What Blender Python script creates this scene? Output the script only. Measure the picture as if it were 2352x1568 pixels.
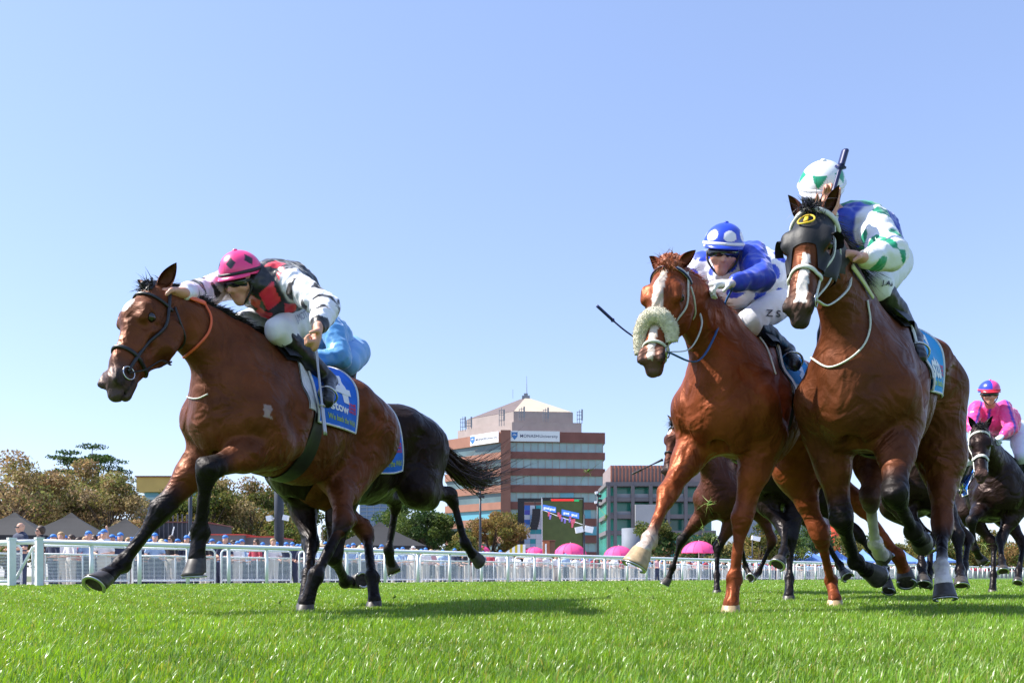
import bpy, math, random
import numpy as np
from math import sin, cos, tan, pi, radians, sqrt
for _o in list(bpy.data.objects): bpy.data.objects.remove(_o, do_unlink=True)
SC = bpy.context.scene
COL = SC.collection
# ------------------------------------------------------------------ camera
FQ = 2000.0                      # focal length in pixels of a 2352 px wide view
CH = 0.22                        # lens height above the turf
PITCH = 0.0                      # level camera with the lens shifted up
cam_d = bpy.data.cameras.new('camera'); cam = bpy.data.objects.new('camera', cam_d); COL.objects.link(cam)
cam_d.sensor_width = 36.0; cam_d.lens = 36.0 * FQ / 2352.0
cam_d.shift_y = 538.0 / 2352
cam.location = (0, 0, CH); cam.rotation_euler = (pi / 2 + PITCH, 0, 0)
cam_d.clip_start = 0.05; cam_d.clip_end = 5000
cam_d.dof.use_dof = True; cam_d.dof.focus_distance = 5.1; cam_d.dof.aperture_fstop = 14
SC.camera = cam
# ------------------------------------------------------------------ sky, sun, exposure
SUN_EL = radians(49); SUN_AZ = radians(4); SUN_DIR = np.array([-cos(SUN_EL) * cos(SUN_AZ), cos(SUN_EL) * sin(SUN_AZ), sin(SUN_EL)])
w = bpy.data.worlds.new("World"); SC.world = w; w.use_nodes = True
nt = w.node_tree; nt.nodes.clear()
sky = nt.nodes.new('ShaderNodeTexSky'); sky.sky_type = 'NISHITA'; sky.sun_disc = False
sky.sun_elevation = SUN_EL; sky.sun_rotation = math.atan2(SUN_DIR[0], SUN_DIR[1])
sky.air_density = 1.0; sky.dust_density = 0.35; sky.ozone_density = 1.6; sky.altitude = 50
bg = nt.nodes.new('ShaderNodeBackground'); bg.inputs[1].default_value = 0.118
wo = nt.nodes.new('ShaderNodeOutputWorld')
gm = nt.nodes.new('ShaderNodeGamma'); gm.inputs[1].default_value = .62; sm = nt.nodes.new('ShaderNodeVectorMath'); sm.operation = 'MULTIPLY'; sm.inputs[1].default_value = (1.47, 1.57, 1.98)
nt.links.new(sky.outputs[0], gm.inputs[0]); nt.links.new(gm.outputs[0], sm.inputs[0]); nt.links.new(sm.outputs[0], bg.inputs[0]); nt.links.new(bg.outputs[0], wo.inputs[0])
sun_d = bpy.data.lights.new('sun', 'SUN'); sun = bpy.data.objects.new('sun', sun_d); COL.objects.link(sun)
sun_d.energy = 5.0; sun_d.angle = radians(0.5); sun_d.color = (1.0, 0.955, 0.88)
from mathutils import Vector, Matrix
sun.rotation_euler = Vector(SUN_DIR.tolist()).to_track_quat('Z', 'Y').to_euler()
sun.location = (-20, 5, 30)
SC.view_settings.view_transform = 'Standard'; SC.view_settings.look = 'None'
SC.view_settings.gamma = 1.0; SC.view_settings.exposure = 1.0
SC.render.engine = 'CYCLES'
SC.cycles.use_denoising = True
SC.cycles.max_bounces = 6; SC.cycles.transparent_max_bounces = 8
# ------------------------------------------------------------------ helpers
V = lambda *a: np.array(a, dtype=float)
def nrm(v):
    v = np.asarray(v, float); return v / max(1e-9, np.linalg.norm(v))
FWD = V(0, cos(PITCH), sin(PITCH)); UPV = V(0, -sin(PITCH), cos(PITCH)); CAM = V(0, 0, CH)
def ray(px, py):
    return V(1, 0, 0) * (px - 1176) / FQ + UPV * (1322 - py) / FQ + FWD
def P(px, py, y):                      # the point on a sight line at distance y into the scene
    d = ray(px, py); return CAM + d * (y / d[1])
def PZ(px, z, y):                      # bearing px at depth y, height z
    d = ray(px, 1322); return V(d[0] / d[1] * y, y, z)
def proj(p):
    v = np.asarray(p) - CAM; zf = v @ FWD; return 1176 + FQ * v[0] / zf, 1322 - FQ * (v @ UPV) / zf
def reach(o, px, py, L, near=True):    # end of a bone of length L from joint o
    d = nrm(ray(px, py)); oc = CAM - o; b = d @ oc; c = oc @ oc - L * L; D = b * b - c
    if D <= 0:
        q = CAM + d * (-b); return o + nrm(q - o) * L
    t = -b - sqrt(D) if near else -b + sqrt(D)
    return CAM + d * t

def newmesh(name, verts, faces, mats=None, parent=None, smooth=True, col=None, mat_idx=None):
    me = bpy.data.meshes.new(name)
    verts = np.asarray(verts, dtype=np.float32).reshape(-1, 3)
    if isinstance(faces, np.ndarray):
        n = faces.shape[0]; k = faces.shape[1]
        me.vertices.add(len(verts)); me.vertices.foreach_set('co', verts.ravel())
        me.loops.add(n * k); me.loops.foreach_set('vertex_index', faces.astype(np.int32).ravel())
        me.polygons.add(n); me.polygons.foreach_set('loop_start', np.arange(0, n * k, k, dtype=np.int32))
        me.polygons.foreach_set('loop_total', np.full(n, k, dtype=np.int32))
        me.update(calc_edges=True)
    else:
        me.from_pydata([tuple(map(float, v)) for v in verts], [], [tuple(f) for f in faces]); me.update()
    if smooth: me.polygons.foreach_set('use_smooth', np.ones(len(me.polygons), dtype=bool))
    if mats is not None:
        for m in (mats if isinstance(mats, (list, tuple)) else [mats]): me.materials.append(m)
    if mat_idx is not None: me.polygons.foreach_set('material_index', np.asarray(mat_idx, dtype=np.int32))
    if col is not None:
        ca = me.color_attributes.new('Col', 'FLOAT_COLOR', 'POINT')
        c4 = np.ones((len(verts), 4), np.float32); c4[:, :3] = col; ca.data.foreach_set('color', c4.ravel())
    ob = bpy.data.objects.new(name, me); COL.objects.link(ob)
    if parent is not None:
        ob.parent = parent; ob.matrix_parent_inverse = Matrix.Translation(-parent.location) if parent.type == 'EMPTY' and parent.parent is None else Matrix.Identity(4)
    return ob
def empty(name, loc, label, cat, group=None):
    o = bpy.data.objects.new(name, None); COL.objects.link(o); o.location = [float(c) for c in loc]
    o.empty_display_size = 0.2; tag(o, label, cat, group); return o
def tag(o, label=None, cat=None, group=None, kind=None):
    if label: o['label'] = label
    if cat: o['category'] = cat
    if group: o['group'] = group
    if kind: o['kind'] = kind
    return o
class MB:                               # mesh collector for shapes with flat or round parts
    def __init__(s): s.v = []; s.f = []; s.mi = []; s.n = 0; s.m = 0
    def add(s, v, f):
        v = np.asarray(v, float).reshape(-1, 3)
        s.v.append(v); s.f += [tuple(int(i) + s.n for i in q) for q in f]; s.mi += [s.m] * len(f); s.n += len(v); return s
    def box(s, c, h, R=None):           # centre, half sizes, rotation
        v = np.array([[x, y, z] for x in (-1, 1) for y in (-1, 1) for z in (-1, 1)], float) * np.asarray(h, float)
        if R is not None: v = v @ np.asarray(R).T
        return s.add(v + np.asarray(c), [(0, 1, 3, 2), (4, 6, 7, 5), (0, 4, 5, 1), (2, 3, 7, 6), (0, 2, 6, 4), (1, 5, 7, 3)])
    def tube(s, pts, r, n=8, cap=True, flat=1.0, ref=None):
        pts = np.asarray(pts, float); m = len(pts); r = np.broadcast_to(np.asarray(r, float), (m,))
        T = np.gradient(pts, axis=0); T /= np.maximum(1e-9, np.linalg.norm(T, axis=1))[:, None]
        vs = []; N = None
        for i in range(m):
            if ref is not None: N = np.asarray(ref[i] if np.ndim(ref) == 2 else ref, float)
            elif N is None: N = V(0, 0, 1) if abs(T[i][2]) < .9 else V(1, 0, 0)
            N = N - T[i] * (N @ T[i]); N = nrm(N); B = np.cross(T[i], N)
            a = np.arange(n) * 2 * pi / n
            vs.append(pts[i] + r[i] * (np.cos(a)[:, None] * N * flat + np.sin(a)[:, None] * B))
        f = [(i * n + j, i * n + (j + 1) % n, (i + 1) * n + (j + 1) % n, (i + 1) * n + j) for i in range(m - 1) for j in range(n)]
        if cap: f += [tuple(range(n - 1, -1, -1)), tuple((m - 1) * n + j for j in range(n))]
        return s.add(np.concatenate(vs), f)
    def grid(s, G, closed=False):       # G[i][j] points
        G = np.asarray(G, float); a, b = G.shape[:2]
        f = [(i * b + j, i * b + (j + 1) % b, (i + 1) * b + (j + 1) % b, (i + 1) * b + j) for i in range(a - 1) for j in range(b if closed else b - 1)]
        return s.add(G.reshape(-1, 3), f)
    def build(s, name, mats, parent=None, smooth=False):
        return newmesh(name, np.concatenate(s.v), s.f, mats, parent, smooth, None, s.mi)
def spl(pts, n):                        # Catmull-Rom through points
    pts = np.asarray(pts, float); m = len(pts)
    if m == 2: return pts[0] + (pts[1] - pts[0]) * np.linspace(0, 1, n)[:, None]
    Q = np.vstack([2 * pts[0] - pts[1], pts, 2 * pts[-1] - pts[-2]])
    t = np.linspace(0, m - 1, n); i = np.minimum(t.astype(int), m - 2); u = (t - i)[:, None]
    a, b, c, d = Q[i], Q[i + 1], Q[i + 2], Q[i + 3]
    return .5 * (2 * b + (c - a) * u + (2 * a - 5 * b + 4 * c - d) * u * u + (3 * b - a - 3 * c + d) * u ** 3)

# ---- implicit surfaces: smooth union of tapered, flattened bones, meshed with surface nets
class Body:
    def __init__(s): s.p = []
    def cone(s, a, b, ra, rb, k=.05, col=0, n=None, sc=1.0, sub=False):
        s.p.append((np.asarray(a, float), np.asarray(b, float), float(ra), float(rb), k, col, None if n is None else nrm(n), sc, sub)); return s
    def ball(s, a, r, **kw): return s.cone(a, a, r, r, **kw)
    def dist(s, X, q):
        a, b, ra, rb, k, c, n, sc, sub = q
        Y = X - a.astype(X.dtype); ba = b - a
        if n is not None:
            g = (1 / sc - 1) * n
            Y = Y + (Y @ n.astype(X.dtype))[..., None] * g.astype(X.dtype); ba = ba + (ba @ n) * g
        L2 = ba @ ba
        t = np.clip((Y @ ba.astype(X.dtype)) / L2, 0, 1) if L2 > 1e-10 else np.zeros(Y.shape[:-1], X.dtype)
        d = np.sqrt(((Y - t[..., None] * ba.astype(X.dtype)) ** 2).sum(-1)) - (ra + (rb - ra) * t)
        return d * (sc if n is not None and sc < 1 else 1.0)
    @staticmethod
    def mix(A, B, k, sub):
        if sub:
            h = np.maximum(k - np.abs(-B - A), 0) / k; return np.maximum(A, -B) + h * h * k / 4
        h = np.maximum(k - np.abs(A - B), 0) / k; return np.minimum(A, B) - h * h * k / 4
    def eval(s, X):
        X = np.asarray(X, float); A = np.full(X.shape[:-1], 9.0)
        for q in s.p: A = s.mix(A, s.dist(X, q), q[4], q[8])
        return A
    def mesh(s, h, disp=None):
        lo = np.min([np.minimum(q[0], q[1]) - max(q[2], q[3]) * max(1, q[7]) for q in s.p], 0) - 3 * h - .02
        hi = np.max([np.maximum(q[0], q[1]) + max(q[2], q[3]) * max(1, q[7]) for q in s.p], 0) + 3 * h + .02
        N = np.ceil((hi - lo) / h).astype(int) + 1
        F = np.full(N, 9.0, np.float32); ax = [(lo[i] + h * np.arange(N[i])).astype(np.float32) for i in range(3)]
        for q in s.p:
            m = max(q[2], q[3]) * max(1, q[7]) + q[4] + 2 * h
            i0 = np.maximum(((np.minimum(q[0], q[1]) - m - lo) / h).astype(int), 0); i1 = np.minimum(((np.maximum(q[0], q[1]) + m - lo) / h).astype(int) + 2, N)
            sl = tuple(slice(i0[i], i1[i]) for i in range(3))
            X = np.stack(np.meshgrid(*[ax[i][sl[i]] for i in range(3)], indexing='ij'), -1)
            F[sl] = s.mix(F[sl], s.dist(X, q).astype(np.float32), q[4], q[8])
        S = F < 0
        cnt = sum(S[i:N[0]-1+i, j:N[1]-1+j, k:N[2]-1+k].astype(np.int8) for i in (0, 1) for j in (0, 1) for k in (0, 1))
        cells = np.argwhere((cnt > 0) & (cnt < 8)); idx = -np.ones(N - 1, np.int64); idx[tuple(cells.T)] = np.arange(len(cells))
        acc = np.zeros((len(cells), 3)); num = np.zeros(len(cells))
        cor = [(i, j, k) for i in (0, 1) for j in (0, 1) for k in (0, 1)]
        for c0 in cor:
            for a in range(3):
                if c0[a]: continue
                c1 = list(c0); c1[a] = 1
                f0 = F[tuple((cells + c0).T)]; f1 = F[tuple((cells + c1).T)]; m = (f0 < 0) != (f1 < 0)
                t = np.where(m, f0 / np.where(m, f0 - f1, 1), 0)
                p = np.tile(np.array(c0, float), (len(cells), 1)); p[:, a] += t
                acc += p * m[:, None]; num += m
        vt = lo + h * (cells + acc / num[:, None])
        Q = []
        for a in range(3):
            b, c = (a + 1) % 3, (a + 2) % 3
            s0 = [slice(None)] * 3; s1 = [slice(None)] * 3; s0[a] = slice(0, -1); s1[a] = slice(1, None)
            A = S[tuple(s0)]; B = S[tuple(s1)]
            E = np.argwhere(A != B); E = E[(E[:, b] > 0) & (E[:, c] > 0) & (E[:, b] < N[b] - 1) & (E[:, c] < N[c] - 1)]
            fl = A[tuple(E.T)]
            def id_(db, dc):
                G = E.copy(); G[:, b] += db; G[:, c] += dc; return idx[tuple(G.T)]
            q = np.stack([id_(-1, -1), id_(0, -1), id_(0, 0), id_(-1, 0)], 1)
            q[~fl] = q[~fl][:, ::-1]; Q.append(q)
        Q = np.concatenate(Q); Q = Q[(Q >= 0).all(1)]
        # one pass of neighbour smoothing to take off grid steps
        for _ in range(2):
            sm = np.zeros_like(vt); ct = np.zeros(len(vt))
            for i in range(4):
                np.add.at(sm, Q[:, i], vt[Q[:, (i + 1) % 4]] + vt[Q[:, i - 1]]); np.add.at(ct, Q[:, i], 2)
            vt = vt * .45 + .55 * sm / np.maximum(ct, 1)[:, None]
        return vt, Q
    def colour(s, vt, pal, w=.02):      # blend of the colours of the nearest bones
        W = np.zeros((len(vt), 1)); C = np.zeros((len(vt), 3))
        for q in s.p:
            if q[8]: continue
            d = s.dist(vt, q); e = np.exp(-np.clip(d, -.03, .5) / w)[:, None]; W += e; C += e * np.array(pal[q[5]])[:3]
        return C / W
    def hit(s, o, d, far=.8, n=44):     # outermost surface point along rays from inside point o
        o = np.asarray(o, float); d = np.asarray(d, float)
        t = np.linspace(far, 0, n); X = o[..., None, :] + d[..., None, :] * t[:, None]
        f = s.eval(X) < 0
        i = np.argmax(f, -1); i = np.where(f.any(-1), i, n - 1)
        a = t[i]; b = np.where(i > 0, t[np.maximum(i - 1, 0)], a)
        for _ in range(6):
            m = (a + b) / 2; g = s.eval(o + d * m[..., None]) < 0
            a = np.where(g, m, a); b = np.where(g, b, m)
        return o + d * b[..., None]
def hashn(X, f, seed=0):                # cheap smooth noise for displacement
    X = np.asarray(X) * f + seed * 7.31
    return (np.sin(X[:, 0] * 1.7 + 1.3 * np.sin(X[:, 1] * 1.1 + X[:, 2])) + np.sin(X[:, 1] * 1.9 + 1.5 * np.sin(X[:, 2] * 1.3 - X[:, 0] * .7)) + np.sin(X[:, 2] * 2.1 + 1.2 * np.sin(X[:, 0] * 1.5 + X[:, 1]))) / 3
def vnormals(vt, Q):
    n = np.cross(vt[Q[:, 2]] - vt[Q[:, 0]], vt[Q[:, 3]] - vt[Q[:, 1]]); N = np.zeros_like(vt)
    for i in range(4): np.add.at(N, Q[:, i], n)
    return N / np.maximum(1e-12, np.linalg.norm(N, axis=1))[:, None]

# ---- materials
def mat(name, col=(.5, .5, .5), rough=.6, metal=0.0, spec=.5, noise=0.0, nscale=20.0, bump=0.0, bscale=60.0, vcol=False, sheen=0.0, coat=0.0, trans=0.0, emit=None, aniso=None):
    m = bpy.data.materials.new(name); m.use_nodes = True; t = m.node_tree; b = t.nodes['Principled BSDF']; L = t.links.new
    b.inputs['Roughness'].default_value = rough; b.inputs['Metallic'].default_value = metal
    b.inputs['Specular IOR Level'].default_value = spec
    if sheen: b.inputs['Sheen Weight'].default_value = sheen; b.inputs['Sheen Roughness'].default_value = .4
    if coat: b.inputs['Coat Weight'].default_value = coat; b.inputs['Coat Roughness'].default_value = .15
    if trans: b.inputs['Transmission Weight'].default_value = trans
    src = None
    if vcol:
        a = t.nodes.new('ShaderNodeVertexColor'); a.layer_name = 'Col'; src = a.outputs[0]
    if noise:
        tc = t.nodes.new('ShaderNodeTexCoord'); n = t.nodes.new('ShaderNodeTexNoise'); n.inputs['Scale'].default_value = nscale; n.inputs['Detail'].default_value = 5
        if aniso:
            mp = t.nodes.new('ShaderNodeMapping'); mp.inputs['Scale'].default_value = aniso; L(tc.outputs['Object'], mp.inputs[0]); L(mp.outputs[0], n.inputs['Vector'])
        else: L(tc.outputs['Object'], n.inputs['Vector'])
        mr = t.nodes.new('ShaderNodeMapRange'); mr.inputs[1].default_value = .3; mr.inputs[2].default_value = .7
        mr.inputs[3].default_value = 1 - noise; mr.inputs[4].default_value = 1 + noise; L(n.outputs[0], mr.inputs[0])
        mx = t.nodes.new('ShaderNodeVectorMath'); mx.operation = 'SCALE'
        if src: L(src, mx.inputs[0])
        else: mx.inputs[0].default_value = col[:3]
        L(mr.outputs[0], mx.inputs['Scale']); src = mx.outputs[0]
    if src: L(src, b.inputs['Base Color'])
    else: b.inputs['Base Color'].default_value = (*col[:3], 1)
    if bump:
        tc = t.nodes.new('ShaderNodeTexCoord'); n = t.nodes.new('ShaderNodeTexNoise'); n.inputs['Scale'].default_value = bscale; n.inputs['Detail'].default_value = 4
        L(tc.outputs['Object'], n.inputs['Vector']); bp = t.nodes.new('ShaderNodeBump'); bp.inputs['Strength'].default_value = bump; bp.inputs['Distance'].default_value = .01
        L(n.outputs[0], bp.inputs['Height']); L(bp.outputs[0], b.inputs['Normal'])
    if emit: b.inputs['Emission Color'].default_value = (*emit[:3], 1); b.inputs['Emission Strength'].default_value = emit[3]
    return m
def text_mesh(txt, size=1.0, bold=0.0, res=3, spacing=1.0):
    cu = bpy.data.curves.new('t', 'FONT'); cu.body = txt; cu.size = size; cu.offset = bold; cu.resolution_u = res; cu.align_x = 'CENTER'; cu.align_y = 'CENTER'; cu.space_character = spacing
    o = bpy.data.objects.new('t', cu); COL.objects.link(o); dg = bpy.context.evaluated_depsgraph_get(); dg.update()
    me = bpy.data.meshes.new_from_object(o.evaluated_get(dg)); v = np.array([x.co[:] for x in me.vertices]); f = [tuple(p.vertices) for p in me.polygons]
    bpy.data.objects.remove(o); bpy.data.meshes.remove(me); bpy.data.curves.remove(cu); return v, f
# ------------------------------------------------------------------ ground and distant town
def slab(name, pts, z, m, kind='structure'):
    mb = MB(); mb.add([(x, y, z) for x, y in pts], [tuple(range(len(pts)))]); return tag(mb.build(name, m), kind=kind)
M_SOIL = mat('turf_soil', (.06, .13, .014), rough=.95, noise=.35, nscale=3.0)
M_PAVE = mat('paving', (.42, .41, .40), rough=.9, noise=.1, nscale=2)
M_LAND = mat('far_ground', (.10, .12, .05), rough=1, noise=.2, nscale=.1)
FO, FD = V(-10.2, 19.0), V(.676, .737)               # line of the running rail
FN = V(-.737, .676)                                   # away from the track
rail_at = lambda s, off=0, z=0: V(*(FO + FD * s + FN * off), z)
g_ = [(-40, -12), (60, -12), (140, 130)] + [tuple(FO + FD * s + FN * 1.4) for s in (150, -30)]
slab('turf_track', g_, 0.0, M_SOIL)
slab('far_ground', [(-900, -60), (1200, -60), (1500, 2200), (-1500, 2200)], -.30, M_LAND)
slab('pavement', [tuple(FO + FD * s + FN * o) for s, o in ((-30, 1.4), (150, 1.4), (150, 3.0), (-30, 3.0))], .004, M_PAVE)
slab('terrace', [tuple(FO + FD * s + FN * o) for s, o in ((-30, 3.0), (150, 3.0), (150, 60), (-30, 60))], -.28, M_PAVE)
mb = MB(); mb.add([(*(FO + FD * s + FN * 3.0), z) for s, z in ((-30, -.28), (150, -.28), (150, .004), (-30, .004))], [(0, 1, 2, 3)]); tag(mb.build('retaining_edge', M_PAVE), kind='structure')
M_WHITE = mat('white_paint', (.84, .84, .85), rough=.45, noise=.05, nscale=8)
M_WHITE_SHADED = mat('white_post_shaded', (.66, .70, .70), rough=.5, noise=.06, nscale=9)  # white end posts, the grey of their shaded faces put into the colour
M_REDP = mat('red_paint', (.55, .05, .03), rough=.5)
FD3 = V(FD[0], FD[1], 0); FN3 = V(FN[0], FN[1], 0); RF = np.stack([FD3, FN3, V(0, 0, 1)], 1)
fr = empty('running_rail', rail_at(1.0), 'long white running rail on round posts along the edge of the turf', 'fence')
mb = MB(); mb.tube([rail_at(s, 0, .965) for s in np.linspace(-.05, 120, 60)], .070, 14, flat=.8, ref=V(0, 0, 1)); mb.build('top_rail', M_WHITE, fr, True)
ps = [1.0, 2.1, 3.3, 4.4, 5.5, 6.7, 8.1, 9.5, 10.8, 12.15, 13.6, 14.9, 16.3, 17.7, 19.2, 20.5] + [22 + 1.4 * i for i in range(60)]
for s in ps[:76]:
    mb = MB(); mb.tube([rail_at(s, .02, 0), rail_at(s, .02, .94)], .046, 10); mb.build('post', M_WHITE, fr, True)
ge = empty('rail_end_gate', rail_at(-.25), 'square white end posts with a diagonal brace where the rail starts', 'fence')
for px in (27, 90):
    p = PZ(px, 0, 18.6 - .002 * px); mb = MB(); mb.box(p + V(0, 0, .50), (.066, .066, .50), RF); mb.box(p + V(0, 0, 1.015), (.078, .078, .02), RF); mb.build('post', M_WHITE_SHADED, ge)
p = PZ(97.5, 0, 18.5); mb = MB(); mb.box(p + V(0, 0, .46), (.016, .05, .46), RF); mb.build('red_strip', M_REDP, ge)
a, b = PZ(76, .84, 18.55), PZ(33, .10, 18.7); mb = MB(); mb.tube([a, b], .03, 8); mb.build('brace', M_WHITE, ge)
mb = MB(); mb.tube([PZ(-60, .93, 18.9), PZ(90, .95, 18.55)], .055, 10, ref=V(0, 0, 1)); mb.build('top_rail', M_WHITE, ge, True)
mb = MB(); mb.tube([PZ(-60, .10, 18.9), PZ(22, .10, 18.55)], .03, 8); mb.build('lower_rail', M_WHITE, ge, True)
# mesh barrier panels a little behind the rail
M_WIRE = mat('white_wire', (.74, .74, .76), rough=.5)
ORD = 'first second third fourth fifth sixth seventh eighth ninth tenth eleventh twelfth thirteenth fourteenth fifteenth sixteenth seventeenth eighteenth nineteenth'.split()
def ordw(i):
    if i < 19: return ORD[i]
    t, u_ = divmod(i + 1, 10); return (['twentieth', 'thirtieth', 'fortieth', 'fiftieth'][t - 2]) if u_ == 0 else ['twenty', 'thirty', 'forty', 'fifty'][t - 2] + '-' + ORD[u_ - 1]
def barrier_panel():
    r = empty('crowd_barrier', (0, 0, 0), 'x', 'barrier', 'white mesh crowd barriers standing behind the rail')
    fm = MB(); W2 = 1.12
    for x in (-W2, W2): fm.tube([(x, 0, 0), (x, 0, .86), (x * .96, 0, .92), (x * .9, 0, .94)], .026, 8)
    fm.tube([(-W2 * .9, 0, .94), (W2 * .9, 0, .94)], .026, 8); fm.tube([(-W2, 0, .74), (W2, 0, .74)], .022, 8); fm.tube([(-W2, 0, .10), (W2, 0, .10)], .022, 8)
    fm.tube([(0, 0, .10), (0, 0, .74)], .018, 8); fm.build('frame', M_WHITE, r, True)
    wm = MB()
    for z in np.arange(.14, .73, .034): wm.box((0, 0, z), (W2, .0035, .0065))
    for x in np.arange(-W2, W2, .28): wm.box((x, .004, .42), (.004, .003, .32))
    wm.build('wire_mesh', M_WIRE, r); return r
def copy_tree(o, parent=None):
    c = o.copy(); COL.objects.link(c)
    if parent is not None: c.parent = parent
    for ch in [k for k in bpy.data.objects if k.parent == o]: copy_tree(ch, c)
    return c
def kids_copy(proto, kids):
    c = proto.copy(); COL.objects.link(c)
    for k in kids:
        d = k.copy(); COL.objects.link(d); d.parent = c
        for kk in k.children:
            e = kk.copy(); COL.objects.link(e); e.parent = d
    return c
bp = barrier_panel(); bk = list(bp.children); ang = math.atan2(FD[1], FD[0])
NP_ = 34
for i in range(NP_):
    o = bp if i == 0 else kids_copy(bp, bk)
    o.location = rail_at(-3.4 + i * 2.42, 1.75 + .1 * sin(i * 2.3)).tolist(); o.rotation_euler = (0, 0, ang + .03 * sin(i * 1.7)); o['label'] = 'white mesh barrier panel behind the running rail, %s from the left end' % ordw(i)
def box_thing(name, label, cat, px0, px1, z0, z1, y, dep, m, rot=0):
    a, b = PZ(px0, 0, y), PZ(px1, 0, y); c = (a + b) / 2 + V(0, dep / 2, (z0 + z1) / 2); mb = MB(); mb.box(c, (abs(b[0] - a[0]) / 2, dep / 2, (z1 - z0) / 2)); o = mb.build(name, m); tag(o, label, cat); return o
ZY = lambda py, y: CH + (1322 - py) * y / FQ
# --- brick and glass tower block
M_BRICKR = mat('brick_red_brown_shaded', (.22, .085, .07), rough=.85, noise=.12, nscale=.5, bump=.2, bscale=3)  # front face of the tower, its shade put into the brick colour
M_BRICKL = mat('brick_salmon_lit', (.33, .155, .11), rough=.85, noise=.10, nscale=.5)  # lit copy of the same brick, sunlight put into the colour
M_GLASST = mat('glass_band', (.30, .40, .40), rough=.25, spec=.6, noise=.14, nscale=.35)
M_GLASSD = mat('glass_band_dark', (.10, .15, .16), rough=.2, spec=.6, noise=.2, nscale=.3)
M_GLASSB = mat('glass_band_blue', (.12, .36, .46), rough=.25, spec=.6)
M_CONC = mat('pink_concrete', (.36, .30, .28), rough=.9, noise=.08, nscale=.6)
M_CREAM = mat('cream_roof_bright', (.46, .38, .30), rough=.9, noise=.05, nscale=.5); M_MAUVE = mat('mauve_roof_dark', (.13, .10, .10), rough=.9, noise=.08, nscale=.5)  # bright and dark slopes of one roof, brightness put into the colour
M_METALG = mat('antenna_metal', (.25, .26, .28), rough=.5, metal=.4); M_SIGNW = mat('sign_white', (.80, .80, .82), rough=.5); M_SIGNB = mat('sign_navy', (.02, .03, .10), rough=.5); M_SIGNC = mat('sign_crest', (.05, .20, .50), rough=.5)
BP = [V(20.1, 188.0), V(-1.67, 186.0), V(-15.3, 198.6), V(-15.3, 216.0), V(20.1, 216.0)]
mon = empty('office_tower', (2, 195, 0), 'large brick office block with pale glass bands and a pyramid roof in the centre', 'building')
def wall_band(mb, z0, z1, inset=0.0, sides=range(5)):
    ctr = V(2.5, 202.0); Q_ = [p + nrm(ctr - p) * inset * 1.4 for p in BP]
    for i in sides:
        p, q = Q_[i], Q_[(i + 1) % 5]; mb.add([(p[0], p[1], z0), (q[0], q[1], z0), (q[0], q[1], z1), (p[0], p[1], z1)], [(0, 1, 2, 3)])
def ring_slab(mb, z, i0, i1):
    ctr = V(2.5, 202.0); A = [p + nrm(ctr - p) * i0 * 1.4 for p in BP]; Bq = [p + nrm(ctr - p) * i1 * 1.4 for p in BP]
    for i in range(5):
        j = (i + 1) % 5; mb.add([(*A[i], z), (*A[j], z), (*Bq[j], z), (*Bq[i], z)], [(0, 1, 2, 3)])
gz = [(28.8, 26.8), (25.3, 23.3), (21.7, 19.7), (18.1, 16.1), (14.5, 12.6), (10.9, 9.0), (7.3, 5.4), (3.7, 1.8)]
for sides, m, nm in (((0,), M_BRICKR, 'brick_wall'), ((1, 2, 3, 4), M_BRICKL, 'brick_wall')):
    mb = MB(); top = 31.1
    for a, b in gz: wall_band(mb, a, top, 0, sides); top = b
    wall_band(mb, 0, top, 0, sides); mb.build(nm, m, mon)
mb = MB()
for a, b in gz: ring_slab(mb, a, 0, .5); ring_slab(mb, b, 0, .5)
ring_slab(mb, 31.1, 0, 5); mb.build('window_reveal', M_CONC, mon)
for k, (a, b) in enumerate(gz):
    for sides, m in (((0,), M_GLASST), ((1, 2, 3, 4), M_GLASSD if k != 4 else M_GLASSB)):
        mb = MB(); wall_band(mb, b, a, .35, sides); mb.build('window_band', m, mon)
for (x0, x1, k) in ((5.3, 13.3, 3), (-1, 4, 5), (14.5, 17, 4), (8, 19.6, 5)):
    a, b = gz[k]; mb = MB(); mb.box(((x0 + x1) / 2, 187.35 + .0 + x0 * .05, (a + b) / 2), ((x1 - x0) / 2, .12, (a - b) / 2 - .02)); mb.build('window_band', M_GLASSB, mon)
mb = MB()
for k, (a, b) in enumerate(gz):                      # mullions of the bands
    for x in np.arange(-.6, 20, 1.55): mb.box((x, 186.42 + (x + 1.67) * .092, (a + b) / 2), (.05, .1, (a - b) / 2))
mb.build('mullions', M_CONC, mon)
mb = MB(); mb.box((-1.35, 186.1, 21.0), (1.05, .55, 10.3)); mb.build('corner_pier', mat('brick_pier', (.30, .13, .095), rough=.85, noise=.1, nscale=.6), mon)
def tier(z0, z1, x0, x1, y0, y1, m, name): mb = MB(); mb.box(((x0 + x1) / 2, (y0 + y1) / 2, (z0 + z1) / 2), ((x1 - x0) / 2, (y1 - y0) / 2, (z1 - z0) / 2)); return mb.build(name, m, mon)
mb = MB(); q_ = [V(15.2, 190.2), V(.0, 189.0), V(-12.5, 200.5), V(-12.5, 213), V(15.2, 213)]
for z0, z1, k in ((31.0, 33.6, 1.0), (33.6, 36.2, .86)):
    c_ = V(2.5, 201.); Q1 = [c_ + (p - c_) * k for p in q_]
    n0 = [(p[0], p[1], z0) for p in Q1] + [(p[0], p[1], z1) for p in Q1]; mb.add(n0, [(i, (i + 1) % 5, 5 + (i + 1) % 5, 5 + i) for i in range(5)] + [(5, 6, 7, 8, 9)])
mb.build('roof_tier', M_CONC, mon)
Q1 = [V(2.5, 201.) + (p - V(2.5, 201.)) * .84 for p in q_]; ap = V(3.2, 201.0)
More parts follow.
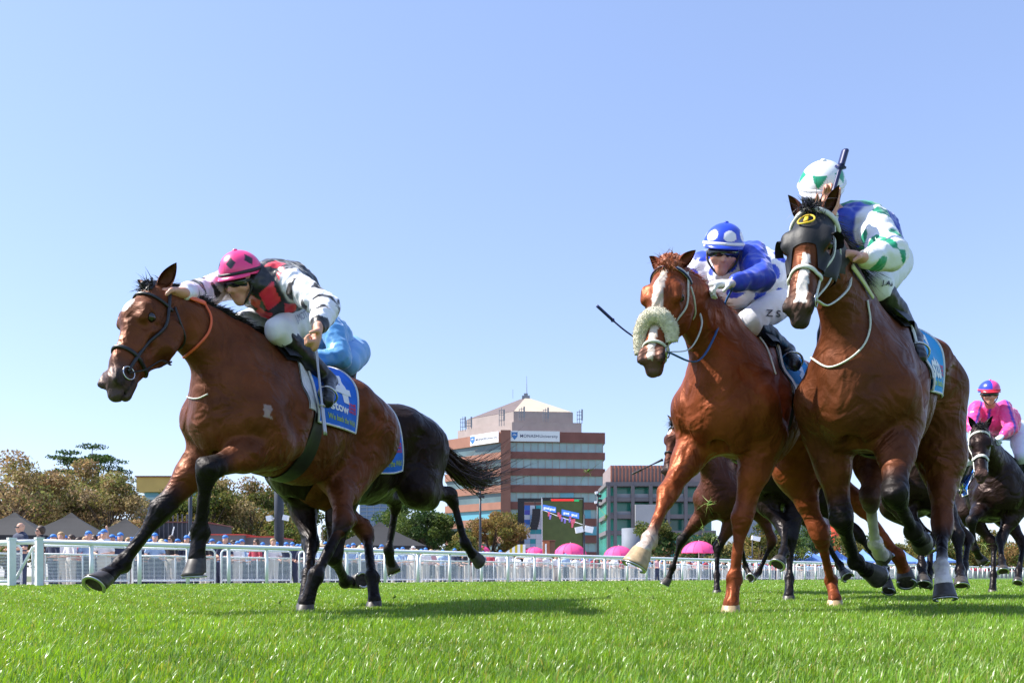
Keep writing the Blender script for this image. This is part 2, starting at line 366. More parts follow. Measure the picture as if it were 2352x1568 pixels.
for i in range(5):
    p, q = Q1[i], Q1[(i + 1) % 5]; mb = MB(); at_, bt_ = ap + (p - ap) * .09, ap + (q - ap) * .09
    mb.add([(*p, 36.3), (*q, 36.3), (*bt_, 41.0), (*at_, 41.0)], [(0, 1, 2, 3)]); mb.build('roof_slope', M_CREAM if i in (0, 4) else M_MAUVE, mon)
mb = MB(); mb.box((3.2, 201, 41.3), (.9, .9, .35)); mb.box((3.2, 201, 41.9), (.45, .45, .35)); mb.tube([(3.4, 201, 42), (3.4, 201, 46.3)], [.09, .03], 6); mb.tube([(.2, 200, 41), (.2, 200, 43)], .04, 5); mb.build('mast', M_METALG, mon)
for px, py0, py1, y in ((1063, 957, 990, 194), (1152, 936, 978, 188.6), (1198, 935, 966, 188.5), (1253, 937, 968, 188.5), (1331, 941, 972, 190), (1077, 962, 985, 194)):
    mb = MB(); b_ = PZ(px, 0, y)
    for dx in (-.5, 0, .55): mb.tube([b_ + V(dx, 0, ZY(py1, y)), b_ + V(dx, 0, ZY(py0, y) - abs(dx) * .8)], .07, 6)
    for t in (.3, .6, .85): mb.box(b_ + V(0, -.1, ZY(py1, y) * (1 - t) + ZY(py0, y) * t), (.6, .05, .05))
    mb.box(b_ + V(.55, -.15, ZY((py0 + py1) / 2 - 4, y)), (.17, .1, 1.2)); mb.build('antenna', M_METALG, mon)
def sign(p0, p1, z0, z1, txt_h, name='sign_board'):
    d = p1 - p0; L_ = np.linalg.norm(d); d = d / L_; n = V(d[1], -d[0]); o = p0 + n * .25
    T = lambda x, z, out=0: V(*(o + d * x + n * out), z)
    mb = MB(); mb.box(T(L_ / 2, (z0 + z1) / 2), (L_ / 2, .12, (z1 - z0) / 2), np.stack([V(*d, 0), V(*n, 0), V(0, 0, 1)], 1)); sb = mb.build(name, M_SIGNW, mon)
    v, f = text_mesh('MONASH', 1, .008, 3, 1.08); w_ = v[:, 0].max() - v[:, 0].min(); v2, f2 = text_mesh('University', 1, .0, 3, 1.05); w2 = v2[:, 0].max() - v2[:, 0].min()
    sc_ = L_ * .76 / (w_ + w2 + .25)
    P1 = np.array([T(L_ * .20 + (x - v[:, 0].min()) * sc_, (z0 + z1) / 2 + y * sc_, .16) for x, y, _ in v]); P2 = np.array([T(L_ * .20 + (w_ + .25 + x - v2[:, 0].min()) * sc_, (z0 + z1) / 2 + y * sc_, .16) for x, y, _ in v2])
    newmesh('lettering', P1, f, M_SIGNB, sb, False); newmesh('lettering', P2, f2, M_SIGNB, sb, False)
    cx, hz = L_ * .085, (z1 - z0) * .36; zc = (z0 + z1) / 2
    newmesh('crest', [T(cx - hz * .8, zc + hz, .16), T(cx + hz * .8, zc + hz, .16), T(cx + hz * .8, zc - .1, .16), T(cx, zc - hz, .16), T(cx - hz * .8, zc - .1, .16)], [(0, 1, 2, 3, 4)], M_SIGNC, sb, False)
    newmesh('crest', [T(cx - hz * .6, zc + .12, .18), T(cx, zc + .45, .18), T(cx + hz * .6, zc + .12, .18), T(cx, zc + .2, .18)], [(0, 1, 2, 3)], M_SIGNW, sb, False)
sign(V(-.4, 186.1), V(10.2, 187.1), 28.95, 31.2, 1.2)
dl = nrm(BP[1] - BP[2]); sign(BP[2] + dl * 8.6, BP[2] + dl * 17.2, 28.9, 31.2, 1.2)
# --- ribbed office building
M_RIBW = mat('ribbed_screen', (.24, .19, .19), rough=.8, noise=.1, nscale=.6); M_RIBO = mat('rust_rib', (.42, .16, .10), rough=.7); M_DARKC = mat('dark_concrete', (.13, .12, .13), rough=.8)
M_GREENG = mat('green_glass', (.05, .30, .24), rough=.15, spec=.7, noise=.5, nscale=.12); M_GREYC = mat('grey_concrete', (.34, .34, .35), rough=.9, noise=.06, nscale=.5)
rb = empty('office_building', PZ(1480, 0, 120), 'dark framed office building with a rust ribbed top and green glass', 'building')
X = lambda px, y=120.: PZ(px, 0, y)[0]
mb = MB(); mb.box(((X(1402) + X(1640)) / 2, 125, ZY(1090, 120)), ((X(1640) - X(1402)) / 2, 5, (ZY(1068, 120) - ZY(1111, 120)) / 2)); mb.build('ribbed_storey', M_RIBW, rb)
for i, px in enumerate(np.arange(1404, 1560, 8.2)):
    mb = MB(); mb.box((X(px), 119.9, ZY(1090, 120)), (.09, .12, 1.28)); mb.build('rib', M_RIBO, rb)
mb = MB(); mb.box(((X(1395) + X(1640)) / 2, 127, 6.4), ((X(1640) - X(1395)) / 2, 5.5, 6.3)); mb.build('glass_front', M_GREENG, rb)
mb = MB()
for py in (1112, 1147, 1186, 1223): mb.box(((X(1390) + X(1642)) / 2, 124.5, ZY(py, 120)), ((X(1642) - X(1390)) / 2, 5.2, .28))
for px in (1397, 1412, 1452, 1493, 1533, 1573, 1612): mb.box((X(px), 119.45, 6.2), (.22, .3, 6.4))
mb.build('frame', M_DARKC, rb)
mb = MB()
for a, b, y0, y1 in ((1414, 1450, 1134, 1146), (1454, 1491, 1134, 1146), (1495, 1531, 1134, 1146), (1414, 1450, 1174, 1184), (1398, 1411, 1138, 1148), (1398, 1411, 1176, 1186), (1535, 1571, 1134, 1146)): mb.box(((X(a) + X(b)) / 2, 119.9, (ZY(y0, 120) + ZY(y1, 120)) / 2), ((X(b) - X(a)) / 2, .1, (ZY(y0, 120) - ZY(y1, 120)) / 2))
mb.build('balcony_panel', M_GREYC, rb)
mb = MB(); mb.box(((X(1456) + X(1512)) / 2, 119.0, (ZY(1160, 120)) / 2), ((X(1512) - X(1456)) / 2, .5, ZY(1160, 120) / 2)); mb.build('stair_core', M_GREYC, rb)
mb = MB()
for a in range(13):
    t0, t1 = -pi + a * pi / 12, 0
mb.tube([PZ(1451, 0, 105), PZ(1451, ZY(1213, 105), 105)], 1.22, 24); o = mb.build('round_hall', mat('slate_cladding', (.15, .17, .21), rough=.7, noise=.08, nscale=1), None, True); tag(o, 'low slate grey round building in front of the ribbed offices', 'building')
# --- yellow topped building, glass tower, red framed building, low sheds
yb = empty('stand_building', PZ(345, 0, 150), 'building with a yellow box roof above a glazed balcony at left', 'building'); Xy = lambda px: PZ(px, 0, 150)[0]
def bx(nm, a, b, y0, y1, m, par, y=150., dep=12, off=0): mb = MB(); A_, B_ = PZ(a, 0, y)[0], PZ(b, 0, y)[0]; mb.box(((A_ + B_) / 2, y + off + dep / 2, (ZY(y0, y) + ZY(y1, y)) / 2), ((B_ - A_) / 2, dep / 2, (ZY(y0, y) - ZY(y1, y)) / 2)); return mb.build(nm, m, par)
bx('roof_box', 313, 470, 1095, 1129, mat('yellow_cladding', (.62, .40, .12), rough=.7, noise=.08, nscale=.4), yb); bx('roof_trim', 311, 472, 1092.5, 1095.2, M_BRICKR, yb, dep=12.6, off=-.3)
bx('glazed_balcony', 326, 462, 1129.2, 1146, M_GLASSB, yb, off=1); bx('balustrade', 324, 464, 1141, 1147, M_GLASST, yb, dep=.2, off=.2); bx('wall', 308, 466, 1147.2, 1330, mat('blue_grey_cladding', (.30, .34, .44), rough=.6, noise=.06, nscale=.5), yb, off=.5)
mb = MB()
for i in range(16): mb.box((Xy(312 + i * 10), 150.45, ZY(1190, 150)), (.05, .05, 3.1))
for k in range(4): mb.box((Xy(387), 150.4, ZY(1155 + k * 18, 150)), (5.9, .05, .05))
mb.build('cladding_joints', M_DARKC, yb)
gt = empty('glass_tower', PZ(872, 0, 230), 'blue glass tower seen between the dark horse legs', 'building')
M_BLUEG = mat('blue_glass', (.10, .20, .38), rough=.12, spec=.8, noise=.25, nscale=.3)
bx('curtain_wall', 826, 919, 1070, 1330, M_BLUEG, gt, y=230., dep=14)
mb = MB()
for i in range(7): mb.box((PZ(828 + i * 15, 0, 230)[0], 229.9, ZY(1200, 230)), (.09, .1, 15))
for k in range(15): mb.box((PZ(872.5, 0, 230)[0], 229.85, ZY(1074 + k * 9, 230)), (5.35, .1, .1))
mb.build('glazing_bars', mat('glazing_bar', (.30, .36, .45), rough=.5), gt)
rf_ = empty('arched_building', PZ(1900, 0, 140), 'grey glass building with a red rounded frame behind the right hand horses', 'building')
bx('glass_front', 1700, 1908, 1168, 1330, mat('grey_glass', (.20, .24, .30), rough=.2, spec=.6, noise=.1, nscale=.4), rf_, y=140., dep=10)
mb = MB(); mb.tube([PZ(px, ZY(py, 139.4), 139.4) for px, py in ((1880, 1166), (1896, 1167), (1908, 1174), (1915, 1190), (1919, 1215), (1922, 1322))], .75, 8); mb.build('red_frame', mat('red_frame', (.60, .08, .04), rough=.5), rf_, True)
sh = empty('trackside_shed', PZ(410, 0, 52), 'low dark shed with a thin red roof edge behind the crowd', 'building')
bx('wall', 352, 470, 1199, 1330, mat('shed_charcoal', (.035, .035, .045), rough=.6, noise=.2, nscale=2), sh, y=52., dep=5); bx('wall', 474, 560, 1228, 1330, M_DARKC, sh, y=50., dep=4); bx('wall', 560, 632, 1233, 1330, M_DARKC, sh, y=50.5, dep=4)
bx('roof_edge', 350, 472, 1197, 1199.4, M_BRICKR, sh, y=51.9, dep=5.2); bx('roof_edge', 473, 561, 1225.5, 1228, M_REDP, sh, y=49.9, dep=4.2); bx('roof_edge', 560, 634, 1230.8, 1233, M_REDP, sh, y=50.4, dep=4.2)
mb = MB()
for i in range(11): mb.box((PZ(356 + i * 10.5, 0, 52)[0], 51.97, 2.3), (.03, .03, 1.6))
mb.build('cladding_rib', M_DARKC, sh)
for px, w_, py, y in ((2180, 200, 1285, 150), (2030, 120, 1280, 170), (1740, 90, 1262, 160)):
    o = box_thing('low_building', 'low pale roofed building far right beyond the rail, the one %s' % {2180: 'under the pink rider', 2030: 'behind the blinkered bay', 1740: 'behind the blue tents'}[px], 'building', px - w_ / 2, px + w_ / 2, 0, ZY(py, y), y, 10, M_GREYC)
# --- dark peaked marquees
M_TENTD = mat('charcoal_canvas', (.019, .019, .022), rough=.85, noise=.12, nscale=1.2)
def marquee(px, py_top, y, half, eave, rot, m, label, cat='marquee', legs=True, group=None, flap=None):
    c = PZ(px, 0, y); zt = ZY(py_top, y); r_ = empty('marquee', c, label, cat, group); a = radians(rot); cs = [(cos(a + k * pi / 2 + pi / 4) * half * 1.414, sin(a + k * pi / 2 + pi / 4) * half * 1.414) for k in range(4)]
    mb = MB(); G = []
    for t in np.linspace(0, 1, 7):
        z = zt - (zt - eave) * (t ** .86); row = []
        for k in range(4):
            p, q = V(*cs[k]), V(*cs[(k + 1) % 4])
            for j in range(5):
                e = (p + (q - p) * j / 5) * max(t, .015); row.append((c[0] + e[0], c[1] + e[1], z - .10 * sin(pi * j / 5) * t * (1 - t)))
        G.append(row)
    mb.grid(G, True); mb.build('canopy', m, r_, False)
    mb = MB(); mb.grid([[(x, yy, z) for x, yy, z in G[-1]], [(x, yy, z - .22) for x, yy, z in G[-1]]], True); mb.build('valance', flap or m, r_)
    if legs:
        for x, yy in cs: mb = MB(); mb.tube([(c[0] + x * .98, c[1] + yy * .98, 0), (c[0] + x * .98, c[1] + yy * .98, eave)], .035, 6); mb.build('pole', M_METALG, r_)
    return r_
GT = 'dark peaked marquees behind the crowd'
marquee(34, 1176, 46, 2.0, 2.30, 14, M_TENTD, 'charcoal peaked marquee at the far left edge', group=GT)
marquee(164, 1177, 47, 2.1, 2.25, 16, M_TENTD, 'charcoal peaked marquee, middle of the three at left', group=GT)
marquee(288, 1190, 51, 2.1, 2.25, 16, M_TENTD, 'charcoal peaked marquee beside the lead horse foreleg', group=GT)
marquee(872, 1198, 58, 2.9, 2.15, 10, M_TENTD, 'wide charcoal marquee seen between the hind legs of the two left horses', group=GT)
M_TENTB = mat('blue_canvas', (.14, .27, .60), rough=.8, noise=.1, nscale=1)
GB = 'blue peaked tents far beyond the rail'
for i, (px, py) in enumerate(((1737, 1262), (1790, 1265), (1831, 1262), (1859, 1264), (1891, 1262), (1922, 1263), (1982, 1261), (2020, 1264), (2075, 1263), (2150, 1266))):
    o = marquee(px, py, 104 + (i % 3) * 3, 1.7, 2.0, 20 + i * 7, M_TENTB, ['blue peaked tent right of the largest pink umbrella, nearest the chestnut foreleg', 'blue tent second from the chestnut foreleg', 'blue tent seen right of the dark planted leg', 'blue tent fourth along, between dark leg and chestnut hind leg', 'blue tent left of the chestnut planted hind leg', 'blue tent right of the chestnut planted hind leg', 'blue tent behind the bent black foreleg of the blinkered bay', 'blue tent behind the white socked hind foot', 'blue tent glimpsed right of the chestnut trailing hoof', 'blue tent farthest right under the dark horses'][i], group=GB, legs=False, flap=M_TENTB)
# --- pink umbrellas
M_PINKU = mat('pink_canvas', (.80, .07, .26), rough=.7)
def umbrella(px, py, y, R_, label):
    c = PZ(px, 0, y); zt = ZY(py, y); r_ = empty('parasol', c, label, 'parasol', 'pink dome parasols behind the rail'); G = []; n = 12
    for t in np.linspace(.02, 1, 8):
        row = []
        for j in range(n * 4):
            a = j * 2 * pi / (n * 4); sc_ = 1 - .035 * abs(sin(a * n / 2)) ** .6 * t; dz = 1.28 * (1 - cos(t * 1.42)); row.append((c[0] + cos(a) * R_ * sin(t * 1.42) * sc_, c[1] + sin(a) * R_ * sin(t * 1.42) * sc_, zt - dz * R_ / 1.6 + .03 * abs(sin(a * n / 2)) * t))
        G.append(row)
    mb = MB(); mb.grid(G, True); mb.build('canopy', M_PINKU, r_, True)
    mb = MB(); mb.tube([(c[0], c[1], 0), (c[0], c[1], zt + .1)], .03, 6); mb.build('pole', M_WHITE, r_)
    mb = MB()
    for j in range(n): a = j * 2 * pi / n; mb.tube([(c[0] + cos(a) * R_ * sin(t * 1.42) * 1.003, c[1] + sin(a) * R_ * sin(t * 1.42) * 1.003, zt - 1.28 * (1 - cos(t * 1.42)) * R_ / 1.6 + .015) for t in np.linspace(.02, 1, 7)], .012, 4)
    mb.build('rib', mat('pink_seam', (.62, .05, .2), rough=.7) if 'pink_seam' not in bpy.data.materials else bpy.data.materials['pink_seam'], r_)
for px, py, y, R_, lb in ((1101, 1252, 82, 1.15, 'pink parasol beside the hoof of the dark horse'), (1227, 1256, 84, 1.2, 'pink parasol left of the brown kiosk'), (1310, 1247, 80, 1.52, 'pink parasol right of the brown kiosk'), (1421, 1253, 80, 1.40, 'pink parasol left of the raised pale hoof'), (1605, 1242, 80, 1.62, 'pink parasol between the forelegs of the small bay'), (2112, 1276, 120, 1.2, 'tiny pink parasol far right under the horses')): umbrella(px, py, y, R_, lb)
# --- screen, kiosk, striped tent
M_BLK = mat('black_metal', (.012, .012, .014), rough=.5)
sc = empty('video_screen', PZ(1290, 0, 90), 'big outdoor video screen showing racing, beside a truss with banners and speakers', 'screen')
ys = 90.
def pane(nm, a, b, y0, y1, m, y, par, thick=.06): mb = MB(); A_, B_ = PZ(a, 0, y)[0], PZ(b, 0, y)[0]; mb.box(((A_ + B_) / 2, y, (ZY(y0, y) + ZY(y1, y)) / 2), ((B_ - A_) / 2, thick, (ZY(y0, y) - ZY(y1, y)) / 2)); return mb.build(nm, m, par)
M_SCRG = mat('screen_turf', (.035, .055, .012), rough=.5, noise=.3, nscale=1.5, emit=(.05, .07, .015, .25)); scr = pane('display', 1246, 1338, 1147, 1262, M_SCRG, ys, sc, .12)
pane('display_bar', 1246, 1264, 1145, 1149, M_BLK, ys - .2, scr); pane('display_bar', 1266, 1318, 1145.5, 1150, mat('screen_red', (.6, .02, .02), emit=(.6, .02, .02, .6)), ys - .2, scr); pane('display_bar', 1319, 1330, 1147, 1151, mat('screen_green', (.02, .3, .1), emit=(.02, .3, .1, .5)), ys - .2, scr)
M_SCRB = mat('screen_blue', (.04, .12, .5), emit=(.05, .16, .6, .6)); M_SCRW = mat('screen_white', (.8, .8, .8), emit=(.8, .8, .85, .5)); M_SCRR = mat('screen_riders', (.4, .08, .12), emit=(.4, .08, .14, .5)); M_SCRP = mat('screen_riders_blue', (.15, .12, .4), emit=(.15, .12, .4, .5))
for a, b, y0, sl in ((1247, 1277, 1158, 6), (1290, 1330, 1169, 9)):
    mb = MB(); pts = [PZ(a, ZY(y0, ys - .25), ys - .25), PZ(b, ZY(y0 + sl, ys - .25), ys - .25), PZ(b, ZY(y0 + sl + 13, ys - .25), ys - .25), PZ(a, ZY(y0 + 13, ys - .25), ys - .25)]; mb.add(pts, [(0, 1, 2, 3)]); mb.build('display_banner', M_SCRB, scr)
    for k in range(2):
        v, f = text_mesh('good', 1, .03); x0_ = a + (b - a) * (.27 + .46 * k); yy = y0 + 6.5 + sl * (.27 + .46 * k)
        newmesh('display_text', [PZ(x0_ + x * 6.2, ZY(yy + x * 6.2 * sl / (b - a) - z_ * 8, ys - .3), ys - .3) for x, z_, _ in v], f, M_SCRW, scr, False)
mb = MB(); mb.tube([PZ(1246, ZY(1170, ys - .2), ys - .2), PZ(1280, ZY(1184, ys - .2), ys - .2), PZ(1338, ZY(1204, ys - .2), ys - .2)], .03, 5); mb.build('display_rail', M_SCRW, scr)
R_ = random.Random(4)
for px, py in ((1260, 1180), (1263, 1187), (1282, 1181), (1286, 1186), (1290, 1192), (1297, 1196), (1309, 1190), (1313, 1197), (1318, 1196), (1314, 1206), (1308, 1194)):
    mb = MB(); mb.tube([PZ(px, ZY(py + 5, ys - .2), ys - .2), PZ(px + 1, ZY(py - 5, ys - .2), ys - .2)], [.09, .13], 7); mb.build('display_racer', R_.choice([M_SCRR, M_SCRP, M_SCRR]), scr, True)
pane('frame', 1244.5, 1340, 1142.5, 1145, M_BLK, ys - .05, sc, .25); pane('frame', 1338, 1340.5, 1142.5, 1264, M_BLK, ys - .05, sc, .25); pane('frame', 1243.6, 1246, 1142, 1264, M_WHITE, ys - .05, sc, .2)
pane('tower', 1189, 1204, 1146, 1290, M_BLK, ys + .3, sc, .3); pane('truss', 1189, 1245, 1144, 1152, M_BLK, ys + .2, sc, .25)
R_ = random.Random(7); cols_ = [mat('banner_%s' % n_, c_, rough=.7) for n_, c_ in (('white', (.62, .64, .68)), ('blue', (.05, .16, .50)), ('teal', (.04, .32, .36)), ('pale_blue', (.30, .45, .62)), ('indigo', (.10, .10, .42)))]
for i in range(9):
    for j in range(3):
        pane('banner', 1204.5 + j * 13.2, 1217.3 + j * 13.2, 1160 + i * 11, 1170.6 + i * 11, cols_[R_.choice([0, 0, 1, 2, 3, 4, 0])], ys - .1, sc, .05)
mb = MB()
for k in range(8): t = k / 7; mb.box(PZ(1232 - 7 * t ** 2, ZY(1171 + 6 * k, ys - 1), ys - 1), (.42, .3, .13))
mb.tube([PZ(1228, ZY(1146, ys - 1), ys - 1), PZ(1230, ZY(1172, ys - 1), ys - 1)], .05, 5); mb.build('line_array_speaker', M_BLK, sc)
kb = empty('kiosk', PZ(1260, 0, 78), 'small brown kiosk with a white upright sign between two pink parasols', 'kiosk')
pane('wall', 1247, 1262, 1242, 1330, mat('kiosk_rust', (.36, .12, .06), rough=.8, noise=.2, nscale=2), 78., kb, .6); pane('wall', 1262, 1274, 1243, 1330, mat('kiosk_brown', (.16, .08, .05), rough=.8, noise=.2, nscale=2), 78.1, kb, .6); pane('sign', 1252, 1255.5, 1248, 1274, M_WHITE, 77.3, kb, .03); pane('roof', 1245.5, 1275, 1240.5, 1242.2, M_BRICKR, 78., kb, .8)
st = empty('striped_tent', PZ(1182, 0, 76), 'yellow and white striped sloping tent below the autumn tree', 'tent')
M_YST = mat('stripe_yellow', (.62, .44, .04), rough=.8)
for i in range(9):
    a, b = 1152 + i * 6.1, 1152 + (i + 1) * 6.1; f_ = lambda px: 1274 - (px - 1150) * .62 if px < 1190 else 1249.5
    mb = MB(); mb.add([PZ(a, 0, 76), PZ(b, 0, 76), PZ(b, ZY(f_(b), 76), 76), PZ(a, ZY(f_(a), 76), 76)], [(0, 1, 2, 3)]); mb.add([PZ(a, ZY(f_(a), 76), 76), PZ(b, ZY(f_(b), 76), 76), PZ(b, ZY(f_(b), 76), 76) + V(0, 3, 0), PZ(a, ZY(f_(a), 76), 76) + V(0, 3, 0)], [(0, 1, 2, 3)]); mb.build('stripe', M_YST if i % 2 else M_SIGNW, st)
# --- poles
def pole(px, y, py_top, r_, label, cat='light pole', lamps=(), m=None, taper=.6):
    c = PZ(px, 0, y); zt = ZY(py_top, y); o = empty('light_pole', c, label, cat); m = m or bpy.data.materials.get('pole_slate') or mat('pole_slate', (.022, .028, .042), rough=.5)
    mb = MB(); mb.tube([c, c + V(0, 0, zt)], [r_, r_ * taper], 16); mb.build('pole', m, o, True)
    for dx, py, sx, sz, mm in lamps:
        z = ZY(py, y); mb = MB(); mb.box(c + V(dx, -.1, z), (sx, .14, sz), np.array([[cos(.2), 0, sin(.2 * np.sign(dx))], [0, 1, 0], [-sin(.2 * np.sign(dx)), 0, cos(.2)]])); mb.tube([c + V(0, 0, z), c + V(dx, -.1, z)], .03, 6); mb.build('lamp_head', mm, o)
pole(641, 33, 1010, .185, 'thick slate pole carrying two small white speakers between the left horse legs', 'pole', [(-.33, 1190, .10, .09, M_WHITE), (.28, 1189, .09, .10, M_WHITE)], taper=.95)
pole(437, 45, 1070, .10, 'thin dark pole behind the bent foreleg of the lead horse', 'pole', taper=.9)
pole(1103, 72, 1108, .13, 'slim dark floodlight pole in front of the autumn tree', 'light pole', [(.12, 1114, .14, .12, M_BLK), (.2, 1124, .14, .12, M_BLK), (-.2, 1133, .14, .1, M_BLK), (.2, 1140, .16, .12, M_BLK)])
pole(1373, 74, 1129, .13, 'slim dark floodlight pole in front of the brick office block', 'light pole', [(-.12, 1131, .12, .1, M_WHITE), (.15, 1139, .14, .12, M_BLK), (.22, 1149, .14, .12, M_BLK), (-.18, 1153, .10, .1, M_WHITE), (.2, 1163, .12, .1, M_BLK)])
pole(1342, 50, 1181, .06, 'short dark pole with a pair of white speaker boxes', 'pole', [(-.30, 1216, .22, .17, M_WHITE), (.26, 1215, .24, .17, M_WHITE)])
pole(1728, 70, 1232, .06, 'short pole with one white lamp box beside the chestnut foreleg', 'pole', [(.25, 1236, .33, .17, M_WHITE)])
# flags of bunting sticks among the crowd
for px0, py0, px1, py1 in ((388, 1238, 400, 1209), (412, 1252, 444, 1207)):
    mb = MB(); mb.tube([PZ(px0, ZY(py0 + 20, 33), 33), PZ(px1, ZY(py1, 33), 33)], .022, 6); o = mb.build('white_stick', M_WHITE); tag(o, 'thin white stick held up above the heads, %s of the two' % ('left' if px0 < 400 else 'right'), 'stick', 'white sticks raised in the crowd')
# --- low grey fencing on the far right
mb = MB()
hf = empty('board_fence', rail_at(47, 2.2), 'low grey board fence beyond the rail at far right', 'fence')
for i in range(80): mb.box(rail_at(46 + i * .9, 2.2, .34), (.42, .03, .34), RF)
mb.build('boards', mat('weathered_board', (.30, .30, .27), rough=.9, noise=.3, nscale=3), hf)
# ------------------------------------------------------------------ trees
M_LEAF = mat('foliage', vcol=True, rough=.6, spec=.25)
_t = M_LEAF.node_tree; _tr = _t.nodes.new('ShaderNodeBsdfTranslucent'); _mx = _t.nodes.new('ShaderNodeMixShader'); _mx.inputs[0].default_value = .4; _t.links.new([x for x in _t.nodes if x.bl_idname == 'ShaderNodeVertexColor'][0].outputs[0], _tr.inputs[0]); _t.links.new(_t.nodes['Principled BSDF'].outputs[0], _mx.inputs[1]); _t.links.new(_tr.outputs[0], _mx.inputs[2]); _t.links.new(_mx.outputs[0], _t.nodes['Material Output'].inputs[0])
M_BARK = mat('bark', (.09, .065, .05), rough=.95, noise=.3, nscale=4)
def tree(x, y, Hh, Rr, cols, label, seed, leaf=.30, n=3800, base=.22, flat=False, gaps=.35, clumps=26, name='tree', group='trees beyond the crowd', sag=1.0):
    R = np.random.RandomState(seed); root = empty(name, (x, y, 0), label, 'tree', group); tb = MB()
    h0 = Hh * base; tb.tube([(x, y, 0), (x + R.normal(0, .1), y, h0), (x + R.normal(0, .3), y, Hh * .62)], [Hh * .024, Hh * .018, Hh * .006], 8)
    cl = []
    for i in range(clumps):
        if flat: a = R.uniform(0, 2 * pi); rr = Rr * sqrt(R.uniform(.02, 1)); c = V(x + cos(a) * rr, y + sin(a) * rr, Hh * (.97 - .12 * (rr / Rr) ** 2 - .12 * R.randint(0, 3) * (rr / Rr)))
        else:
            v = nrm(R.normal(0, 1, 3)); rr = R.uniform(.35, 1) ** .6; c = V(x + v[0] * Rr * rr, y + v[1] * Rr * rr, h0 + (Hh - h0) * (.5 + .5 * v[2] * rr * .92)); c[0] = x + (c[0] - x) * (1.05 - .45 * max(0, v[2]))
        cl.append(c); s = R.uniform(.25, .6); m = V(x, y, h0 + (c[2] - h0) * s * .8)
        tb.tube(spl([m, (m + c) / 2 + R.normal(0, .15, 3) + V(0, 0, .2), c], 6), np.linspace(Hh * .009, Hh * .002, 6), 5, cap=False)
    tb.build('trunk', M_BARK, root, True)
    cl = np.array(cl); n = int(n * 2.1); k = R.randint(0, clumps, n); cr = Rr * R.uniform(.16, .36, clumps) * (1.15 if not flat else 1.5)
    v = R.normal(0, 1, (n, 3)); v /= np.linalg.norm(v, axis=1)[:, None]; v *= (R.uniform(0, 1, n) ** .4)[:, None]
    p = cl[k] + v * cr[k][:, None] * (V(1.15, 1.15, .18) if flat else V(1.1, 1.1, .8)); keep = hashn(p, 2.2 / max(1, Rr * .3), seed) > -1 + gaps; p = p[keep]; k = k[keep]; n = len(p)
    a = R.normal(0, 1, (n, 3)); a /= np.linalg.norm(a, axis=1)[:, None]; b = np.cross(a, R.normal(0, 1, (n, 3))); b /= np.linalg.norm(b, axis=1)[:, None]; L_ = 1.12 * leaf * R.uniform(.5, 1.1, n)[:, None]
    vs = np.stack([p - a * L_ * .5, p + b * L_ * .28, p + a * L_ * .5, p - b * L_ * .28], 1).reshape(-1, 3); f = np.arange(4 * n).reshape(-1, 4)
    ci = R.randint(0, len(cols), clumps); C = np.array(cols)[ci[k]]; C = C * (1 + .30 * hashn(p, .9, 3))[:, None] * R.uniform(.65, 1.35, (n, 1)); mixr = R.uniform(0, 1, n) < .3; C[mixr] = np.array(cols)[R.randint(0, len(cols), mixr.sum())]
    newmesh('crown', vs, f, M_LEAF, root, False, np.repeat(np.clip(C, 0, 1), 4, 0)); return root
OR = [V(.32, .21, .10), V(.33, .25, .11), V(.25, .22, .07), V(.19, .20, .055), V(.28, .20, .11)]
GY = [V(.10, .14, .025), V(.14, .15, .035), V(.20, .16, .04), V(.07, .10, .02)]
DG = [V(.035, .075, .02), V(.05, .10, .025), V(.07, .11, .03)]
YB = [V(.26, .19, .05), V(.20, .15, .05), V(.15, .15, .03), V(.24, .14, .05)]
def T(px, py_top, y, Rr, cols, label, seed, **k): c = PZ(px, 0, y); return tree(c[0], y, ZY(py_top, y), Rr, cols, label, seed, **k)
T(30, 1012, 62, 3.6, OR, 'sparse russet tree at the far left edge', 1, n=4200, gaps=.62, leaf=.26, base=.2)
T(95, 1075, 66, 3.4, OR[2:] + GY[:1], 'olive brown tree right of the far left one', 2, n=5200, leaf=.28, base=.12)
T(175, 1048, 70, 4.6, OR, 'broad russet tree under the flat topped cedar', 3, n=9000, leaf=.27, gaps=.42, base=.1, clumps=40)
T(255, 1085, 66, 3.2, OR, 'russet tree leaning toward the yellow building', 4, n=5600, gaps=.55, leaf=.25, base=.1)
T(312, 1168, 62, 1.9, OR, 'low thin russet tree below the yellow building', 5, n=2600, gaps=.6, leaf=.22, base=.1)
T(212, 1016, 84, 3.0, DG, 'dark flat topped cedar above the russet trees', 6, flat=True, n=4200, leaf=.26, clumps=34, gaps=.5, name='cedar_tree')
T(120, 1100, 80, 5.0, OR[2:] + DG[:1], 'dark brown tree filling in behind the marquees', 7, n=6500, leaf=.32, base=.08)
T(235, 1120, 78, 4.6, OR, 'brown tree low behind the third marquee', 8, n=6000, leaf=.32, base=.06)
T(15, 1100, 76, 4.2, OR[1:4] + GY[:1], 'brown green tree low at the left edge', 9, n=5500, leaf=.32, base=.06)
T(450, 1120, 84, 4.0, GY + [OR[1]], 'olive tree filling in between the shed and the lead horse belly', 26, n=7500, leaf=.3, base=.04, clumps=36)
T(600, 1112, 88, 4.4, GY[1:] + OR[:1], 'broad olive tree behind the thick pole', 27, n=8000, leaf=.3, base=.04, clumps=36)
T(410, 1130, 72, 2.8, GY, 'yellow green tree beside the thin dark pole', 10, n=5200, leaf=.26, base=.08)
T(490, 1098, 74, 3.6, GY + [OR[1]], 'olive tree under the belly of the lead horse', 11, n=8000, leaf=.26, base=.06, clumps=36)
T(575, 1105, 76, 3.6, GY[1:] + OR[:2], 'brownish olive tree left of the thick pole', 12, n=8000, leaf=.26, base=.06, clumps=36)
